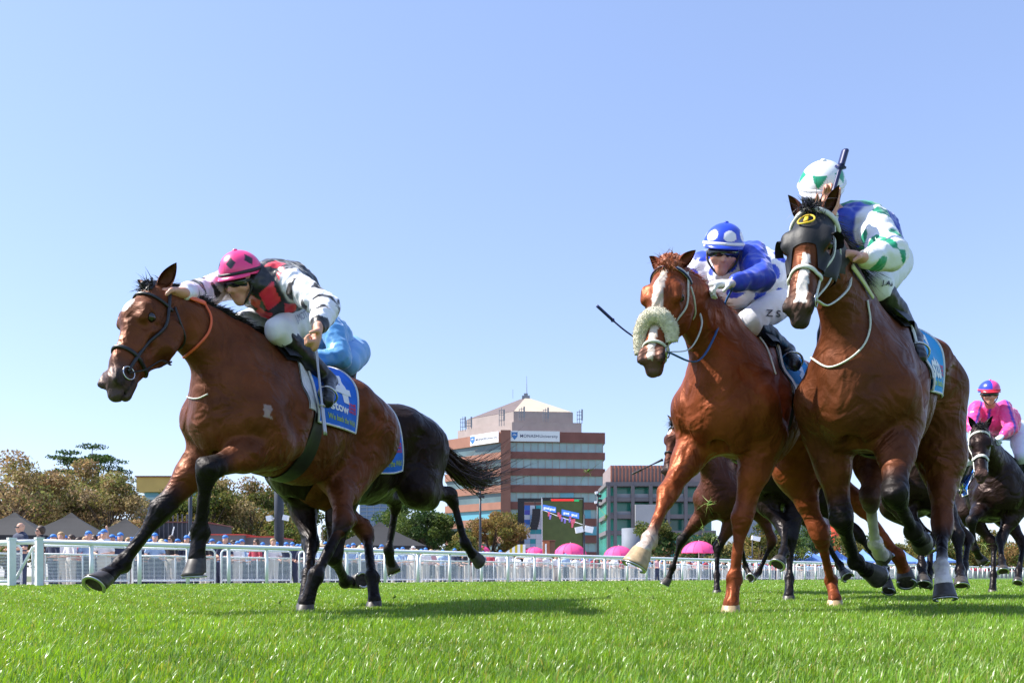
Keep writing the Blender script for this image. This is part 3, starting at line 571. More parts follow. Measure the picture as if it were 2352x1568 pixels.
T(665, 1150, 72, 2.7, YB[:3] + GY[:2], 'autumn tree right of the thick pole', 13, n=5200, leaf=.25, base=.06)
T(740, 1140, 78, 3.2, GY, 'olive tree hidden mostly behind the hind legs', 14, n=5000, leaf=.3, base=.06)
T(925, 1130, 88, 3.1, GY[:1] + DG, 'dark green tree left of centre by the glass tower', 15, n=7000, leaf=.30, base=.12, gaps=.45)
T(985, 1160, 84, 3.4, DG + GY[:1], 'dark green tree in front of the brick offices', 16, n=7600, leaf=.30, base=.1, gaps=.4, clumps=34)
T(1128, 1158, 86, 3.0, YB, 'yellow brown autumn tree left of the video screen', 17, n=7600, leaf=.26, base=.08, clumps=34)
T(1170, 1168, 92, 2.4, YB + GY[:2], 'smaller autumn tree touching the video screen', 18, n=4200, leaf=.28, base=.08)
T(1060, 1215, 80, 2.2, GY, 'low olive tree behind the hoof of the dark horse', 19, n=3200, leaf=.26, base=.05)
T(1500, 1180, 88, 2.4, GY + DG[:1], 'green tree in front of the ribbed offices', 20, n=4200, leaf=.28, base=.12, gaps=.5)
T(1545, 1225, 86, 2.6, DG + OR[:1], 'dull green tree behind the small bay', 21, n=4200, leaf=.28, base=.05)
T(1620, 1228, 90, 3.0, DG + OR[2:3], 'dark tree above the rightmost large pink parasol', 22, n=4600, leaf=.3, base=.05)
T(1745, 1205, 98, 2.8, YB[:2] + GY, 'golden tree above the blue tents', 23, n=4800, leaf=.3, base=.06)
T(1800, 1215, 104, 3.0, GY + DG, 'green tree between the blue tents and dark leg', 24, n=4600, leaf=.3, base=.05)
T(1868, 1195, 112, 3.2, DG + GY[:1], 'green tree in front of the red framed building', 25, n=5200, leaf=.32, base=.05)
for i, px in enumerate((1935, 1990, 2050, 2110, 2170, 2230, 2290, 2350)):
    T(px, 1222 + 14 * (i % 3), 118 + 6 * (i % 2), 4.0, [GY + YB[:1], DG, YB + GY, GY][i % 4], ['olive tree right of the red framed building', 'dark tree behind the bent black foreleg', 'yellow tree behind the hanging white sock', 'olive tree behind the chestnut trailing leg', 'olive tree behind the white hind foot', 'dark tree left of the pink rider horse', 'yellow olive tree under the dark brown horse', 'olive tree at the far right edge'][i], 40 + i, n=4200, leaf=.36, base=.04)
# ------------------------------------------------------------------ spectators
M_SHIRTS = [mat('shirt_%s' % n_, c_, rough=.8, noise=.1, nscale=6) for n_, c_ in (('white', (.70, .70, .72)), ('navy', (.03, .04, .08)), ('light_blue', (.30, .42, .60)), ('pink', (.60, .34, .36)), ('black', (.02, .02, .025)), ('red', (.42, .05, .08)))]
M_CAPB = mat('cap_blue', (.04, .20, .58), rough=.7); M_CAPW = mat('cap_white', (.72, .72, .74), rough=.7); M_STRAW = mat('straw_hat', (.58, .47, .30), rough=.8)
M_HAIRD = mat('hair_brown', (.05, .028, .018), rough=.6, noise=.3, nscale=30); M_HAIRF = mat('hair_fair', (.36, .22, .10), rough=.6, noise=.3, nscale=30); M_SKINP = mat('skin_plain', (.55, .30, .21), rough=.6)
M_BEIGE = mat('trousers_beige', (.50, .46, .40), rough=.85)
def spectator(shirt, hat, arm, label):
    si_ = M_SHIRTS.index(shirt)
    r_ = empty('person', (0, 0, 0), label, 'spectator', 'spectators lining the rail'); B = Body(); K = B.cone
    K((0, 0, 1.0), (0, .02, 1.38), .13, .16, n=V(0, 1, 0), sc=.65); K((-.15, 0, 1.42), (.15, 0, 1.42), .06, .06, k=.06); K((0, 0, 1.45), (0, -.01, 1.55), .055, .05, k=.03); K((0, -.005, 1.63), (0, .01, 1.66), .092, .095, k=.03, n=V(1, 0, 0), sc=.85); K((0, -.05, 1.58), (0, -.06, 1.57), .05, .045, k=.03); K((0, -.10, 1.62), (0, -.105, 1.61), .014, .016, k=.02)
    for x in (-1, 1):
        K((x * .09, 0, 1.0), (x * .10, 0, .5), .09, .06, k=.05); K((x * .10, 0, .5), (x * .10, .02, .06), .06, .045, k=.03); K((x * .10, .0, .04), (x * .10, -.14, .03), .04, .035, k=.02)
        if arm and x == 1: K((x * .17, 0, 1.42), (x * .26, -.05, 1.62), .05, .04, k=.03); K((x * .26, -.05, 1.62), (x * .24, -.08, 1.88), .04, .03, k=.02); K((x * .24, -.08, 1.9), (x * .23, -.08, 1.95), .035, .03, k=.02)
        else: K((x * .18, 0, 1.42), (x * .26, -.04, 1.14), .052, .042, k=.03); K((x * .26, -.04, 1.14), (x * .10, -.30, 1.10), .04, .03, k=.02); K((x * .10, -.30, 1.10), (x * .05, -.36, 1.10), .03, .028, k=.02)
    v, q = B.mesh(.02); newmesh('body', v, q, M_SKINP, r_, True)
    B = Body(); K = B.cone; K((0, 0, .95), (0, .02, 1.38), .155, .18, n=V(0, 1, 0), sc=.68); K((-.15, 0, 1.41), (.15, 0, 1.41), .075, .075, k=.06)
    for x in (-1, 1): K((x * .18, 0, 1.41), (x * .245, -.03 if not (arm and x == 1) else -.04, 1.2 if not (arm and x == 1) else 1.56), .066, .058, k=.03)
    v, q = B.mesh(.02); newmesh('shirt', v, q, shirt, r_, True)
    B = Body(); K = B.cone; K((0, 0, .98), (0, 0, .90), .16, .15, n=V(0, 1, 0), sc=.72)
    for x in (-1, 1): K((x * .09, 0, .95), (x * .10, .01, .12), .10, .065, k=.05)
    v, q = B.mesh(.025); newmesh('trousers', v, q, M_BEIGE if si_ % 4 == 0 else M_SHIRTS[1], r_, True)
    B = Body(); K = B.cone
    if hat in ('blue', 'white'): K((0, .01, 1.70), (0, .01, 1.69), .108, .108, n=V(1, 0, 0), sc=.9); K((0, -.10, 1.685), (0, -.17, 1.67), .07, .05, n=V(0, 0, 1), sc=.16, k=.02); B.cone((0, 0, 1.60), (0, 0, 1.585), .14, .14, sub=True, k=.01)
    elif hat == 'straw': K((0, .01, 1.71), (0, .01, 1.72), .105, .10, k=.02); K((0, 0, 1.695), (0, .01, 1.695), .20, .20, n=V(0, 0, 1), sc=.12, k=.03)
    elif hat != 'bald': K((0, .025, 1.68), (0, .03, 1.64), .106, .10, k=.02); B.cone((0, -.13, 1.60), (0, -.12, 1.62), .085, .085, sub=True, k=.02)
    if B.p: v, q = B.mesh(.016); newmesh('cap' if hat in ('blue', 'white') else 'hat' if hat == 'straw' else 'hair', v, q, {'blue': M_CAPB, 'white': M_CAPW, 'straw': M_STRAW, 'dark': M_HAIRD, 'fair': M_HAIRF}[hat], r_, True)
    if hat == 'bald' or hat == 'dark': g = MB(); g.box((0, -.098, 1.645), (.065, .012, .016)); g.build('sunglasses', M_EYE_ if (M_EYE_ := bpy.data.materials.get('shade_lens') or mat('shade_lens', (.01, .01, .012), rough=.2)) else None, r_)
    return r_
kinds = [('white shirt and blue cap', 0, 'blue', 0), ('navy top and blue cap', 1, 'blue', 0), ('light blue shirt and blue cap', 2, 'blue', 0), ('white shirt and dark hair', 0, 'dark', 0), ('pink top and fair hair', 3, 'fair', 0), ('black jacket and dark hair', 4, 'dark', 0),
         ('white shirt and white cap', 0, 'white', 0), ('red top and dark hair', 5, 'dark', 0), ('light blue shirt and straw hat', 2, 'straw', 0), ('white shirt and fair hair', 0, 'fair', 0), ('blue cap and one raised fist', 2, 'blue', 1), ('dark suit and bald head', 1, 'bald', 0)]
protos = []
for lb, si, ht, ar in kinds: protos.append((spectator(M_SHIRTS[si], ht, ar, 'spectator in ' + lb + ' behind the white rail' if 'raised' not in lb else 'spectator with ' + lb), ))
PUT = []; OBJ = []; pk = [list(p[0].children) for p in protos]; used = set(); R = np.random.RandomState(11)
def put(k, px, y, sc=1.0):
    p = protos[k][0]
    if k in used: o = kids_copy(p, pk[k])
    else: o = p; used.add(k)
    PUT.append((k, px)) ; c = PZ(px, 0, y); c[2] = -.28; o.location = c.tolist(); o.rotation_euler = (0, 0, R.uniform(-.7, .5)); o.scale = (sc, sc, sc); OBJ.append(o); return o
put(11, 47, 22.3, 1.06); put(5, 92, 23, 1.03); put(10, 232, 25.5, 1.0)
line = [(110, 23.5), (300, 25.5), (600, 29), (900, 35.5), (1400, 52), (1900, 75), (2350, 100)]
def depth_at(px): return float(np.interp(px, [a for a, b in line], [b for a, b in line]))
px = 122.; i = 0
while px < 2352 and i < 285:
    d = depth_at(px); row = i % 3; y = d * (1 + .05 * row) + R.uniform(-.4, .4); k = R.choice([0, 1, 1, 1, 2, 2, 3, 4, 5, 5, 6, 7, 8, 9]) if px < 1150 else R.choice([0, 3, 4, 5, 6, 7, 9, 9, 2])
    put(int(k), px, y, R.uniform(.90, 1.02) * (1.0 if px < 1150 else .96)); px += (10.8 if px < 1100 else 8.6 if px < 1700 else 8.2) * R.uniform(.5, 1.4) * (31 / d) ** .5 * 1.1; i += 1
ZON = [(0, 'left of the lead foreleg'), (250, 'between the forelegs'), (480, 'under the lead horse belly'), (690, 'behind the hind legs'), (900, 'below the streaming tail'), (1110, 'below the striped tent'), (1250, 'below the video screen'), (1430, 'behind the chestnut forelegs'), (1700, 'below the blue tents'), (1930, 'at the far right')]
grp = {}
for j, (k, px) in enumerate(PUT): z = max(i_ for i_, (a, b) in enumerate(ZON) if px >= a); grp.setdefault((k, z), []).append((px, j))
for (k, z), L_ in grp.items():
    for n_, (px, j) in enumerate(sorted(L_)):
        lb = kinds[k][0]; OBJ[j]['label'] = 'spectator with %s %s' % (lb, ZON[z][1]) if len(L_) == 1 else 'spectator with %s, %s from left %s' % (lb, ORD[n_], ZON[z][1])
# ------------------------------------------------------------------ horses
def coat_mat(name, rough=.38):
    m = mat(name, vcol=True, rough=rough, spec=.22, noise=.30, nscale=6, bump=.55, bscale=17)
    m.node_tree.nodes['Principled BSDF'].inputs['Subsurface Weight'].default_value = 0.0
    m.node_tree.nodes['Principled BSDF'].inputs['Metallic'].default_value = .42
    t = m.node_tree; L = t.links.new; b = t.nodes['Principled BSDF']; bp0 = [x for x in t.nodes if x.bl_idname == 'ShaderNodeBump'][0]; bp0.inputs['Distance'].default_value = .012
    tc = t.nodes.new('ShaderNodeTexCoord'); n1 = t.nodes.new('ShaderNodeTexNoise'); n1.inputs['Scale'].default_value = 5.5; n1.inputs['Detail'].default_value = 2; n1.inputs['Distortion'].default_value = 1.2; L(tc.outputs['Object'], n1.inputs['Vector'])
    b1 = t.nodes.new('ShaderNodeBump'); b1.inputs['Strength'].default_value = .55; b1.inputs['Distance'].default_value = .06; L(n1.outputs[0], b1.inputs['Height']); L(b1.outputs[0], bp0.inputs['Normal'])
    wv = t.nodes.new('ShaderNodeTexVoronoi'); wv.feature = 'DISTANCE_TO_EDGE'; wv.inputs['Scale'].default_value = 6.5; n2 = t.nodes.new('ShaderNodeTexNoise'); n2.inputs['Scale'].default_value = 4; mxv = t.nodes.new('ShaderNodeVectorMath'); mxv.operation = 'MULTIPLY_ADD'; mxv.inputs[1].default_value = (.35, .35, .35)
    L(tc.outputs['Object'], n2.inputs['Vector']); L(n2.outputs[1], mxv.inputs[0]); L(tc.outputs['Object'], mxv.inputs[2]); L(mxv.outputs[0], wv.inputs['Vector'])
    vr = t.nodes.new('ShaderNodeMapRange'); vr.inputs[1].default_value = 0; vr.inputs[2].default_value = .035; vr.inputs[3].default_value = 1; vr.inputs[4].default_value = 0; L(wv.outputs[0], vr.inputs[0])
    b2 = t.nodes.new('ShaderNodeBump'); b2.inputs['Strength'].default_value = .17; b2.inputs['Distance'].default_value = .006; L(vr.outputs[0], b2.inputs['Height']); L(bp0.outputs[0], b2.inputs['Normal']); L(b2.outputs[0], b.inputs['Normal'])
    rn = t.nodes.new('ShaderNodeMapRange'); rn.inputs[1].default_value = .35; rn.inputs[2].default_value = .65; rn.inputs[3].default_value = rough - .14; rn.inputs[4].default_value = rough + .12; n3 = t.nodes.new('ShaderNodeTexNoise'); n3.inputs['Scale'].default_value = 3.5; n3.inputs['Detail'].default_value = 6; L(tc.outputs['Object'], n3.inputs['Vector']); L(n3.outputs[0], rn.inputs[0]); L(rn.outputs[0], b.inputs['Roughness'])
    return m
M_COAT = coat_mat('horse_coat', .5); M_DARKCOAT = coat_mat('dark_horse_coat', .46)
M_EYE = mat('eye_dark', (.012, .008, .006), rough=.06, spec=.8)
M_HOOF = mat('hoof_horn', (.05, .042, .036), rough=.45, noise=.4, nscale=40)
M_HOOFP = mat('hoof_horn_pale', (.42, .30, .17), rough=.45, noise=.3, nscale=30)
M_SOLE = mat('hoof_sole', (.045, .035, .028), rough=.8, noise=.5, nscale=60)
M_SHOE = mat('horseshoe_metal', (.55, .55, .56), rough=.3, metal=1)
M_HAIRB = mat('hair_black', (.012, .010, .010), rough=.42, spec=.4)
M_HAIRR = mat('hair_chestnut', (.30, .085, .03), rough=.5, spec=.35)
M_HAIRT = mat('hair_dark_brown', (.045, .022, .016), rough=.45, spec=.4)
M_LEATHB = mat('black_leather', (.012, .012, .014), rough=.4, spec=.5, noise=.3, nscale=60)
M_WHITELEA = mat('white_strap', (.62, .62, .55), rough=.5, noise=.1, nscale=60)
M_ORANGE = mat('orange_rein', (.75, .12, .035), rough=.45)
M_STEEL = mat('steel_bit', (.6, .6, .6), rough=.25, metal=1)
BAY = dict(pal=[V(.215, .062, .022), V(.022, .014, .012), V(.10, .04, .022), V(.62, .56, .50), V(.15, .045, .018)])

def hoof(name, parent, c, d, toe, m=M_HOOF, s=1.0, shoe=True):
    """c: coronet centre, d: unit vector down the hoof, toe: direction of the toe"""
    d = nrm(d); toe = nrm(toe - d * (toe @ d)); sd = np.cross(d, toe)
    rings = []
    for t, rt, rs, off in ((-.012, .040, .042, -.004), (0, .046, .047, 0), (.03, .052, .052, .008), (.062, .060, .058, .018), (.078, .064, .061, .024), (.08, .060, .058, .024)):
        a = np.linspace(0, 2 * pi, 20, endpoint=False)
        heel = np.where(np.cos(a) < 0, .84, 1.0)
        slope = (np.cos(a) < -.2) * -.012 * (t > .05)
        rings.append(c + s * (d * (t + slope)[:, None] + toe * (off + np.cos(a) * rt * heel)[:, None] + sd * (np.sin(a) * rs)[:, None]))
    mb = MB(); mb.grid(rings, True); mb.m = 1
    n0 = len(mb.v[0]) - 20; ctr = rings[-1].mean(0) - d * .012 * s
    mb.v.append(np.array([ctr])); mb.f += [(n0 + i, n0 + (i + 1) % 20, mb.n) for i in range(20)]; mb.mi += [1] * 20; mb.n += 1
    h = mb.build(name, [m, M_SOLE], parent, True)
    if shoe:
        sb = MB(); a = np.linspace(-2.35, 2.35, 22)
        pts = c + s * (d * .084 + toe * (.022 + np.cos(a) * .052)[:, None] + sd * (np.sin(a) * .052)[:, None])
        sb.tube(pts, .0095 * s, 6, flat=.6, ref=d); sb.build('horseshoe', M_SHOE, h, True)
    return h

def hairs(name, parent, m, roots, dirs, L, w, n=6, curl=.3, grav=.0, seed=0, side=None):
    """ribbon locks: each from a root, along a direction, bending"""
    R = np.random.RandomState(seed); roots = np.asarray(roots); dirs = np.asarray(dirs); k = len(roots)
    L = np.broadcast_to(L, (k,)) * R.uniform(.6, 1.15, k); t = np.linspace(0, 1, n)
    bend = R.normal(0, curl, (k, 3)); vs = np.zeros((k, n, 2, 3))
    sdv = np.cross(dirs, R.normal(0, 1, (k, 3))); sdv /= np.maximum(1e-9, np.linalg.norm(sdv, axis=1))[:, None]
    for j, tt in enumerate(t):
        p = roots + dirs * (L * tt)[:, None] + bend * (L * tt * tt)[:, None] + V(0, 0, -1) * (grav * L * tt * tt)[:, None]
        ww = w * (1 - tt ** 2 * .92)
        vs[:, j, 0] = p - sdv * ww / 2; vs[:, j, 1] = p + sdv * ww / 2
    base = np.arange(k)[:, None] * (2 * n) + np.arange(n - 1)[None] * 2
    q = np.stack([base, base + 1, base + 3, base + 2], -1).reshape(-1, 4)
    return newmesh(name, vs.reshape(-1, 3), q, m, parent, True)

def make_horse(c):
    s = c.get('s', 1.0); h = c.get('h', .0115)
    yaw = radians(c['yaw']); pit = radians(c.get('pitch', 0)); f0 = V(-cos(yaw), -sin(yaw), 0)
    l = np.cross(V(0, 0, 1), f0); f = f0 * cos(pit) + V(0, 0, 1) * sin(pit); u = np.cross(f, l)
    W = c['W']; Lc = lambda x, y, z: W + s * (x * f + y * l + (z - 1.62) * u)
    pal = c['pal']; root = empty(c['name'], V(W[0], W[1], 0), c['label'], 'horse', c.get('group'))
    B = Body(); K = lambda *a, **k: B.cone(*a, **k)
    BODY, BLACK, MUZ, WHITE, BELLY = 0, 1, 2, 3, 4
    r = lambda x: x * s
    # trunk
    K(Lc(.10, 0, 1.225), Lc(-.42, 0, 1.205), r(.345), r(.330), n=l, sc=.66, k=.06)
    K(Lc(-.40, 0, 1.215), Lc(-.82, 0, 1.30), r(.315), r(.24), n=l, sc=.80, k=.10, col=BODY)
    K(Lc(.02, 0, 1.49), Lc(-.42, 0, 1.40), r(.12), r(.12), n=l, sc=.6, k=.12)
    K(Lc(-.68, 0, 1.35), Lc(-1.05, 0, 1.31), r(.215), r(.20), n=l, sc=1.0, k=.10)
    K(Lc(-1.05, 0, 1.36), Lc(-1.2, 0, 1.33), r(.12), r(.05), k=.08)
    K(Lc(.18, 0, 1.20), Lc(.27, 0, 1.08), r(.20), r(.14), n=l, sc=1.05, k=.10)
    for y in (-1, 1):
        K(Lc(.30, y * .085, 1.10), Lc(.22, y * .07, .95), r(.095), r(.06), k=.045)
        K(Lc(-.10, y * .10, 1.46), Lc(.22, y * .155, 1.16), r(.085), r(.115), k=.07)
        K(Lc(.24, y * .17, 1.15), Lc(.18, y * .18, 1.07), r(.10), r(.10), k=.05)
        K(Lc(-.06, y * .17, 1.22), Lc(.0, y * .18, 1.04), r(.12), r(.10), k=.07)     # triceps
        K(Lc(-.80, y * .12, 1.38), Lc(-1.02, y * .135, 1.24), r(.17), r(.185), k=.09)
        K(Lc(-.74, y * .21, 1.42), Lc(-.80, y * .2, 1.34), r(.05), r(.07), k=.08)     # point of hip
    K(Lc(.36, 0, 1.14), Lc(.30, 0, .92), r(.03), r(.03), k=.05, sub=True)
    for y in (-1, 1):        # furrows between the muscles
        K(Lc(-.62, y * .33, 1.12), Lc(-.78, y * .32, 1.30), r(.045), r(.04), k=.07, sub=True)
        K(Lc(-1.06, y * .37, 1.30), Lc(-1.02, y * .33, 1.02), r(.06), r(.04), k=.06, sub=True)
    # legs
    LEG = {}
    NEARW = c.get('neck_w', 1.0)
    for key in ('FR', 'FL', 'HR', 'HL'):
        g = c['legs'].get(key)
        if g is None: continue
        y = 1 if key[1] == 'L' else -1
        white = g.get('white', 0); pc = [BLACK, BLACK, BLACK] if c.get('points', True) else [BODY, BODY, BODY]
        if g.get('sock', 0) >= 1: pc[2] = WHITE
        if g.get('sock', 0) >= 2: pc[1] = WHITE
        N = tuple(g.get('near', (True,) * 5)) + (True,)
        if key[0] == 'F':
            sw = g.get('sw', 0.0)
            E = Lc(.03 + sw, y * .165, .96 + abs(sw) * .4)
            Kn = reach(E, *g['knee'], r(.45), N[0]) if 'knee' in g else g['K']
            Fe = reach(Kn, *g['fet'], r(.335), N[1]); Co = reach(Fe, *g['cor'], r(.135), N[2]); Ho = reach(Co, *g['hoof'], r(.085), N[3])
            ad = nrm(Kn - E); cd = nrm(Fe - Kn); fd = nrm(f - ad * (f @ ad)) if abs(f @ ad) < .95 else u
            K(Lc(.22, y * .17, 1.12), E, r(.11), r(.105), k=.06)
            K(E, E + (Kn - E) * .42, r(.118), r(.088), k=.05)
            K(E + (Kn - E) * .35, Kn, r(.080), r(.046), k=.03)
            bul = fd if (fd @ f) > 0 else -fd
            sd_ = nrm(np.cross(ad, bul)); K(E + (Kn - E) * .1 + sd_ * r(.05), E + (Kn - E) * .6 + sd_ * r(.025), r(.04), r(.022), k=.016); K(E + (Kn - E) * .1 - sd_ * r(.05), E + (Kn - E) * .6 - sd_ * r(.025), r(.04), r(.022), k=.016); K(Kn + bul * r(.02) + sd_ * r(.022), Kn + bul * r(.02) - sd_ * r(.022), r(.036), r(.036), k=.012, col=pc[0])
            K(E + (Kn - E) * .12 + bul * r(.03), E + (Kn - E) * .55 + bul * r(.016), r(.072), r(.046), k=.04)
            K(Kn - ad * r(.035), Kn + cd * r(.045), r(.056), r(.047), k=.022, col=pc[0] if c.get('points', True) else BODY)
            K(Kn, Kn + cd * r(.09), r(.044), r(.031), k=.02, col=pc[0])
            K(E + (Kn - E) * .88, Kn, r(.05), r(.048), k=.02, col=pc[0])
            bd = nrm(np.cross(np.cross(cd, g.get('fwd', f)), cd)); bd = -bd if bd @ f < 0 else bd
        else:
            sw = g.get('sw', 0.0)
            Hp = Lc(-.96, y * .13, 1.26)
            if 'stifle' in g: E = reach(Hp, *g['stifle'], r(.38), N[4])
            else: E = Lc(-.72 + sw, y * .19, 1.0 + abs(sw) * .3)
            Kn = reach(E, *g['knee'], r(.47), N[0]); Fe = reach(Kn, *g['fet'], r(.41), N[1]); Co = reach(Fe, *g['cor'], r(.135), N[2]); Ho = reach(Co, *g['hoof'], r(.085), N[3])
            ad = nrm(Kn - E); cd = nrm(Fe - Kn)
            back = -(f - ad * (f @ ad)); back = nrm(back) if np.linalg.norm(back) > .2 else -u
            K(Hp, E, r(.20), r(.125), k=.09)
            K(Lc(-1.12, y * .11, 1.25), E + (Kn - E) * .35 + back * r(.07), r(.15), r(.075), k=.08)
            K(Lc(-1.0, y * .12, 1.15), E + (Kn - E) * .12 + back * r(.04), r(.16), r(.10), k=.08)
            K(E, E + (Kn - E) * .5, r(.115), r(.068), k=.06)
            K(E + (Kn - E) * .5, Kn, r(.066), r(.047), k=.03)
            q = nrm(back - cd * .9)
            hk = Kn + (back * .55 - cd * .45) * r(.085)
            K(E + (Kn - E) * .45 + back * r(.045), hk, r(.026), r(.024), k=.025)
            K(hk, Kn + cd * r(.06) + back * r(.02), r(.028), r(.032), k=.03, col=pc[0])
            K(Kn - ad * r(.04), Kn + cd * r(.06), r(.058), r(.047), k=.03)
            K(E + (Kn - E) * .82, Kn, r(.05), r(.05), k=.02)
        if g.get('flat'): Co = Co.copy(); Co[2] = .050 * s; Ho = Co + V(0, 0, -.08 * s)
        bk = -f
        bk = bk - cd * (bk @ cd); bk = nrm(bk) if np.linalg.norm(bk) > .15 else nrm(-u - cd * (-u @ cd))
        K(Kn + cd * r(.04), Fe, r(.030), r(.028), k=.02, col=pc[1])
        K(Kn + cd * r(.06) + bk * r(.024), Fe + bk * r(.020), r(.018), r(.021), k=.012, col=pc[1])
        K(Fe - cd * r(.012), Fe + bk * r(.018), r(.043), r(.042), k=.025, col=pc[2])
        K(Fe, Co, r(.034), r(.041), k=.02, col=pc[2])
        ho = nrm(Ho - Co)
        K(Co - ho * r(.012), Co + ho * r(.012), r(.043), r(.043), k=.01, col=pc[2])
        toe = nrm(Co - Fe); toe = toe - ho * (toe @ ho)
        if np.linalg.norm(toe) < .25: toe = -bk - ho * (-bk @ ho)
        if g.get('flat'): toe = f0
        if 'toe' in g: toe = g['toe']
        hoof('hoof', root, Co, ho, toe, M_HOOFP if g.get('palehoof') else M_HOOF, s * g.get('hs', 1.0), c.get('shoes', True))
        LEG[key] = (E, Kn, Fe, Co, Ho)
        c.setdefault('report', []).append((key, [tuple(round(float(v), 2) for v in q) for q in (E, Kn, Fe, Co, Ho)]))
    # neck and head
    hd = c['head']; nb = Lc(.10, 0, 1.33)
    poll = P(*hd['poll']) if len(hd['poll']) == 3 else reach(Lc(0, 0, 1.55), *hd['poll'][:2], r(hd['poll'][3]), True)
    hs = s * hd.get('s', 1.0); q = lambda x: x * hs
    mz = reach(poll, *hd['muz'], q(.60), hd.get('near', True)); a = nrm(mz - poll)
    n = nrm(hd['n'] - a * (hd['n'] @ a)); lh = np.cross(n, a)
    hw = hd.get('thick', 1.14)
    H = lambda x, z, y=0: poll + hs * (a * x + n * z * hw + lh * y * hw)
    thr = H(.09, -.13); base_lo = Lc(.22, 0, 1.16)
    nl = nrm(l + lh * np.sign(l @ lh))
    c1 = H(.02, -.09); c0 = Lc(.08, 0, 1.38); arch = hd.get('arch', .03)
    mid = (c0 * .5 + c1 * .5) + u * r(arch); m1 = c0 * .72 + c1 * .28 + u * r(arch * .6); m2 = c0 * .25 + c1 * .75 + u * r(arch * .8)
    K(Lc(.10, 0, 1.28), m1, r(.25), r(.192), n=l, sc=.54, k=.09)
    K(m1, mid, r(.192), r(.157), n=nl, sc=.56, k=.05)
    K(mid, m2, r(.157), r(.128), n=nl, sc=.60, k=.05)
    K(m2, c1, r(.128), r(.105), n=lh, sc=.68, k=.05)
    K(c1, H(.10, -.09), q(.105), q(.10), n=lh, sc=.75, k=.05)
    # head
    K(H(.0, -.055), H(.17, -.035), q(.078 * hw), q(.092 * hw), n=lh, sc=.86, k=.04)
    K(H(.17, -.045), H(.44, -.055), q(.082 * hw), q(.050 * hw), n=lh, sc=.80, k=.04)
    K(H(.12, -.115), H(.24, -.125), q(.085 * hw), q(.078 * hw), n=lh, sc=.62, k=.03)
    K(H(.14, -.13, .045), H(.23, -.14, .04), q(.055 * hw), q(.052 * hw), k=.03); K(H(.14, -.13, -.045), H(.23, -.14, -.04), q(.055 * hw), q(.052 * hw), k=.03)
    K(H(.26, -.115), H(.48, -.105), q(.062 * hw), q(.034 * hw), n=lh, sc=.62, k=.035)
    K(H(.42, -.055), H(.54, -.066), q(.045 * hw), q(.042 * hw), n=lh, sc=1.0, k=.03, col=hd.get('nosecol', 0))
    K(H(.54, -.068), H(.60, -.092), q(.042 * hw), q(.030 * hw), n=lh, sc=1.12, k=.025, col=MUZ)
    K(H(.50, -.115), H(.568, -.128), q(.028 * hw), q(.023 * hw), n=lh, sc=1.15, k=.012, col=MUZ)
    for y in (-1, 1):
        K(H(.165, .012, y * .068), H(.215, .005, y * .070), q(.027 * hw), q(.022 * hw), k=.025)
        K(H(.24, -.045, y * .066), H(.36, -.055, y * .050), q(.013 * hw), q(.010 * hw), k=.02)
        K(H(.525, -.038, y * .036), H(.568, -.048, y * .046), q(.018 * hw), q(.022 * hw), k=.014, col=MUZ)
        K(H(.548, -.046, y * .068), H(.578, -.062, y * .066), q(.015 * hw), q(.018 * hw), k=.006, col=MUZ, sub=True)
        K(H(.195, -.020, y * .092), H(.20, -.02, y * .088), q(.017 * hw), q(.017 * hw), k=.012, sub=True)
    K(H(.50, -.108, .08), H(.50, -.108, -.08), q(.005 * hw), q(.005 * hw), k=.012, sub=True)
    K(H(.575, -.110, .08), H(.575, -.110, -.08), q(.006 * hw), q(.006 * hw), k=.012, sub=True)
    vt, Q = B.mesh(h)
    nn = vnormals(vt, Q); vt = vt + nn * ((hashn(vt, 15, 3) * .0026 + (np.abs(hashn(vt * V(1, 1, .7), 9, 6)) < .045) * .0018) * s)[:, None]
    C = B.colour(vt, pal)
    X_ = (vt - poll) @ a / hs; Y_ = np.abs((vt - poll) @ lh) / hs / hw; Z_ = (vt - poll) @ n / hs / hw; m = (((X_ - .565) / .030) ** 2 + ((Y_ - .056) / .024) ** 2 + ((Z_ + .055) / .034) ** 2 < 1); C[m] = V(.008, .005, .005)
    m = (np.abs(Y_) < .12) & (X_ > .49) & (X_ < .62) & (np.abs(Z_ + .110) < .006); C[m] = V(.012, .008, .008)
    # coat colour along the lower legs, face and mane line
    for key, J in LEG.items():
        if c.get('points', True) and not c['legs'][key].get('nopoints'):
            E, Kn = J[0], J[1]; ax = Kn - E; t = ((vt - E) @ ax) / (ax @ ax); d = np.linalg.norm(vt - (E + np.clip(t, 0, 1.1)[:, None] * ax), axis=1)
            m = np.clip((t - (c.get('ptop', .66) if key[0] == 'F' else .98) + .08 * hashn(vt, 14)) / .25, 0, 1) * (d < .11 * s) * (t < 1.2); C = C * (1 - m[:, None]) + pal[1] * m[:, None]
    X = (vt - poll) @ a / hs; Y = (vt - poll) @ lh / hs / hw; Z = (vt - poll) @ n / hs / hw
    hm = (X > -.05) & (X < .66) & (np.abs(Y) < .16) & (Z > -.19) & (Z < .1)
    mzl = np.clip((X - hd.get('dark0', .44)) / .08, 0, 1) * hm * hd.get('darkw', .55); C = C * (1 - mzl[:, None]) + pal[2] * mzl[:, None]
    if hd.get('blaze'):
        for (x0, x1, w0, w1, yo) in hd['blaze']:
            t = np.clip((X - x0) / (x1 - x0), 0, 1); ww = w0 + (w1 - w0) * t + .004 * hashn(vt, 60)
            m = hm & (X > x0 - .004) & (X < x1 + .004) & (np.abs(Y - yo) < ww) & (nn @ n > .15); C[m] = pal[3]
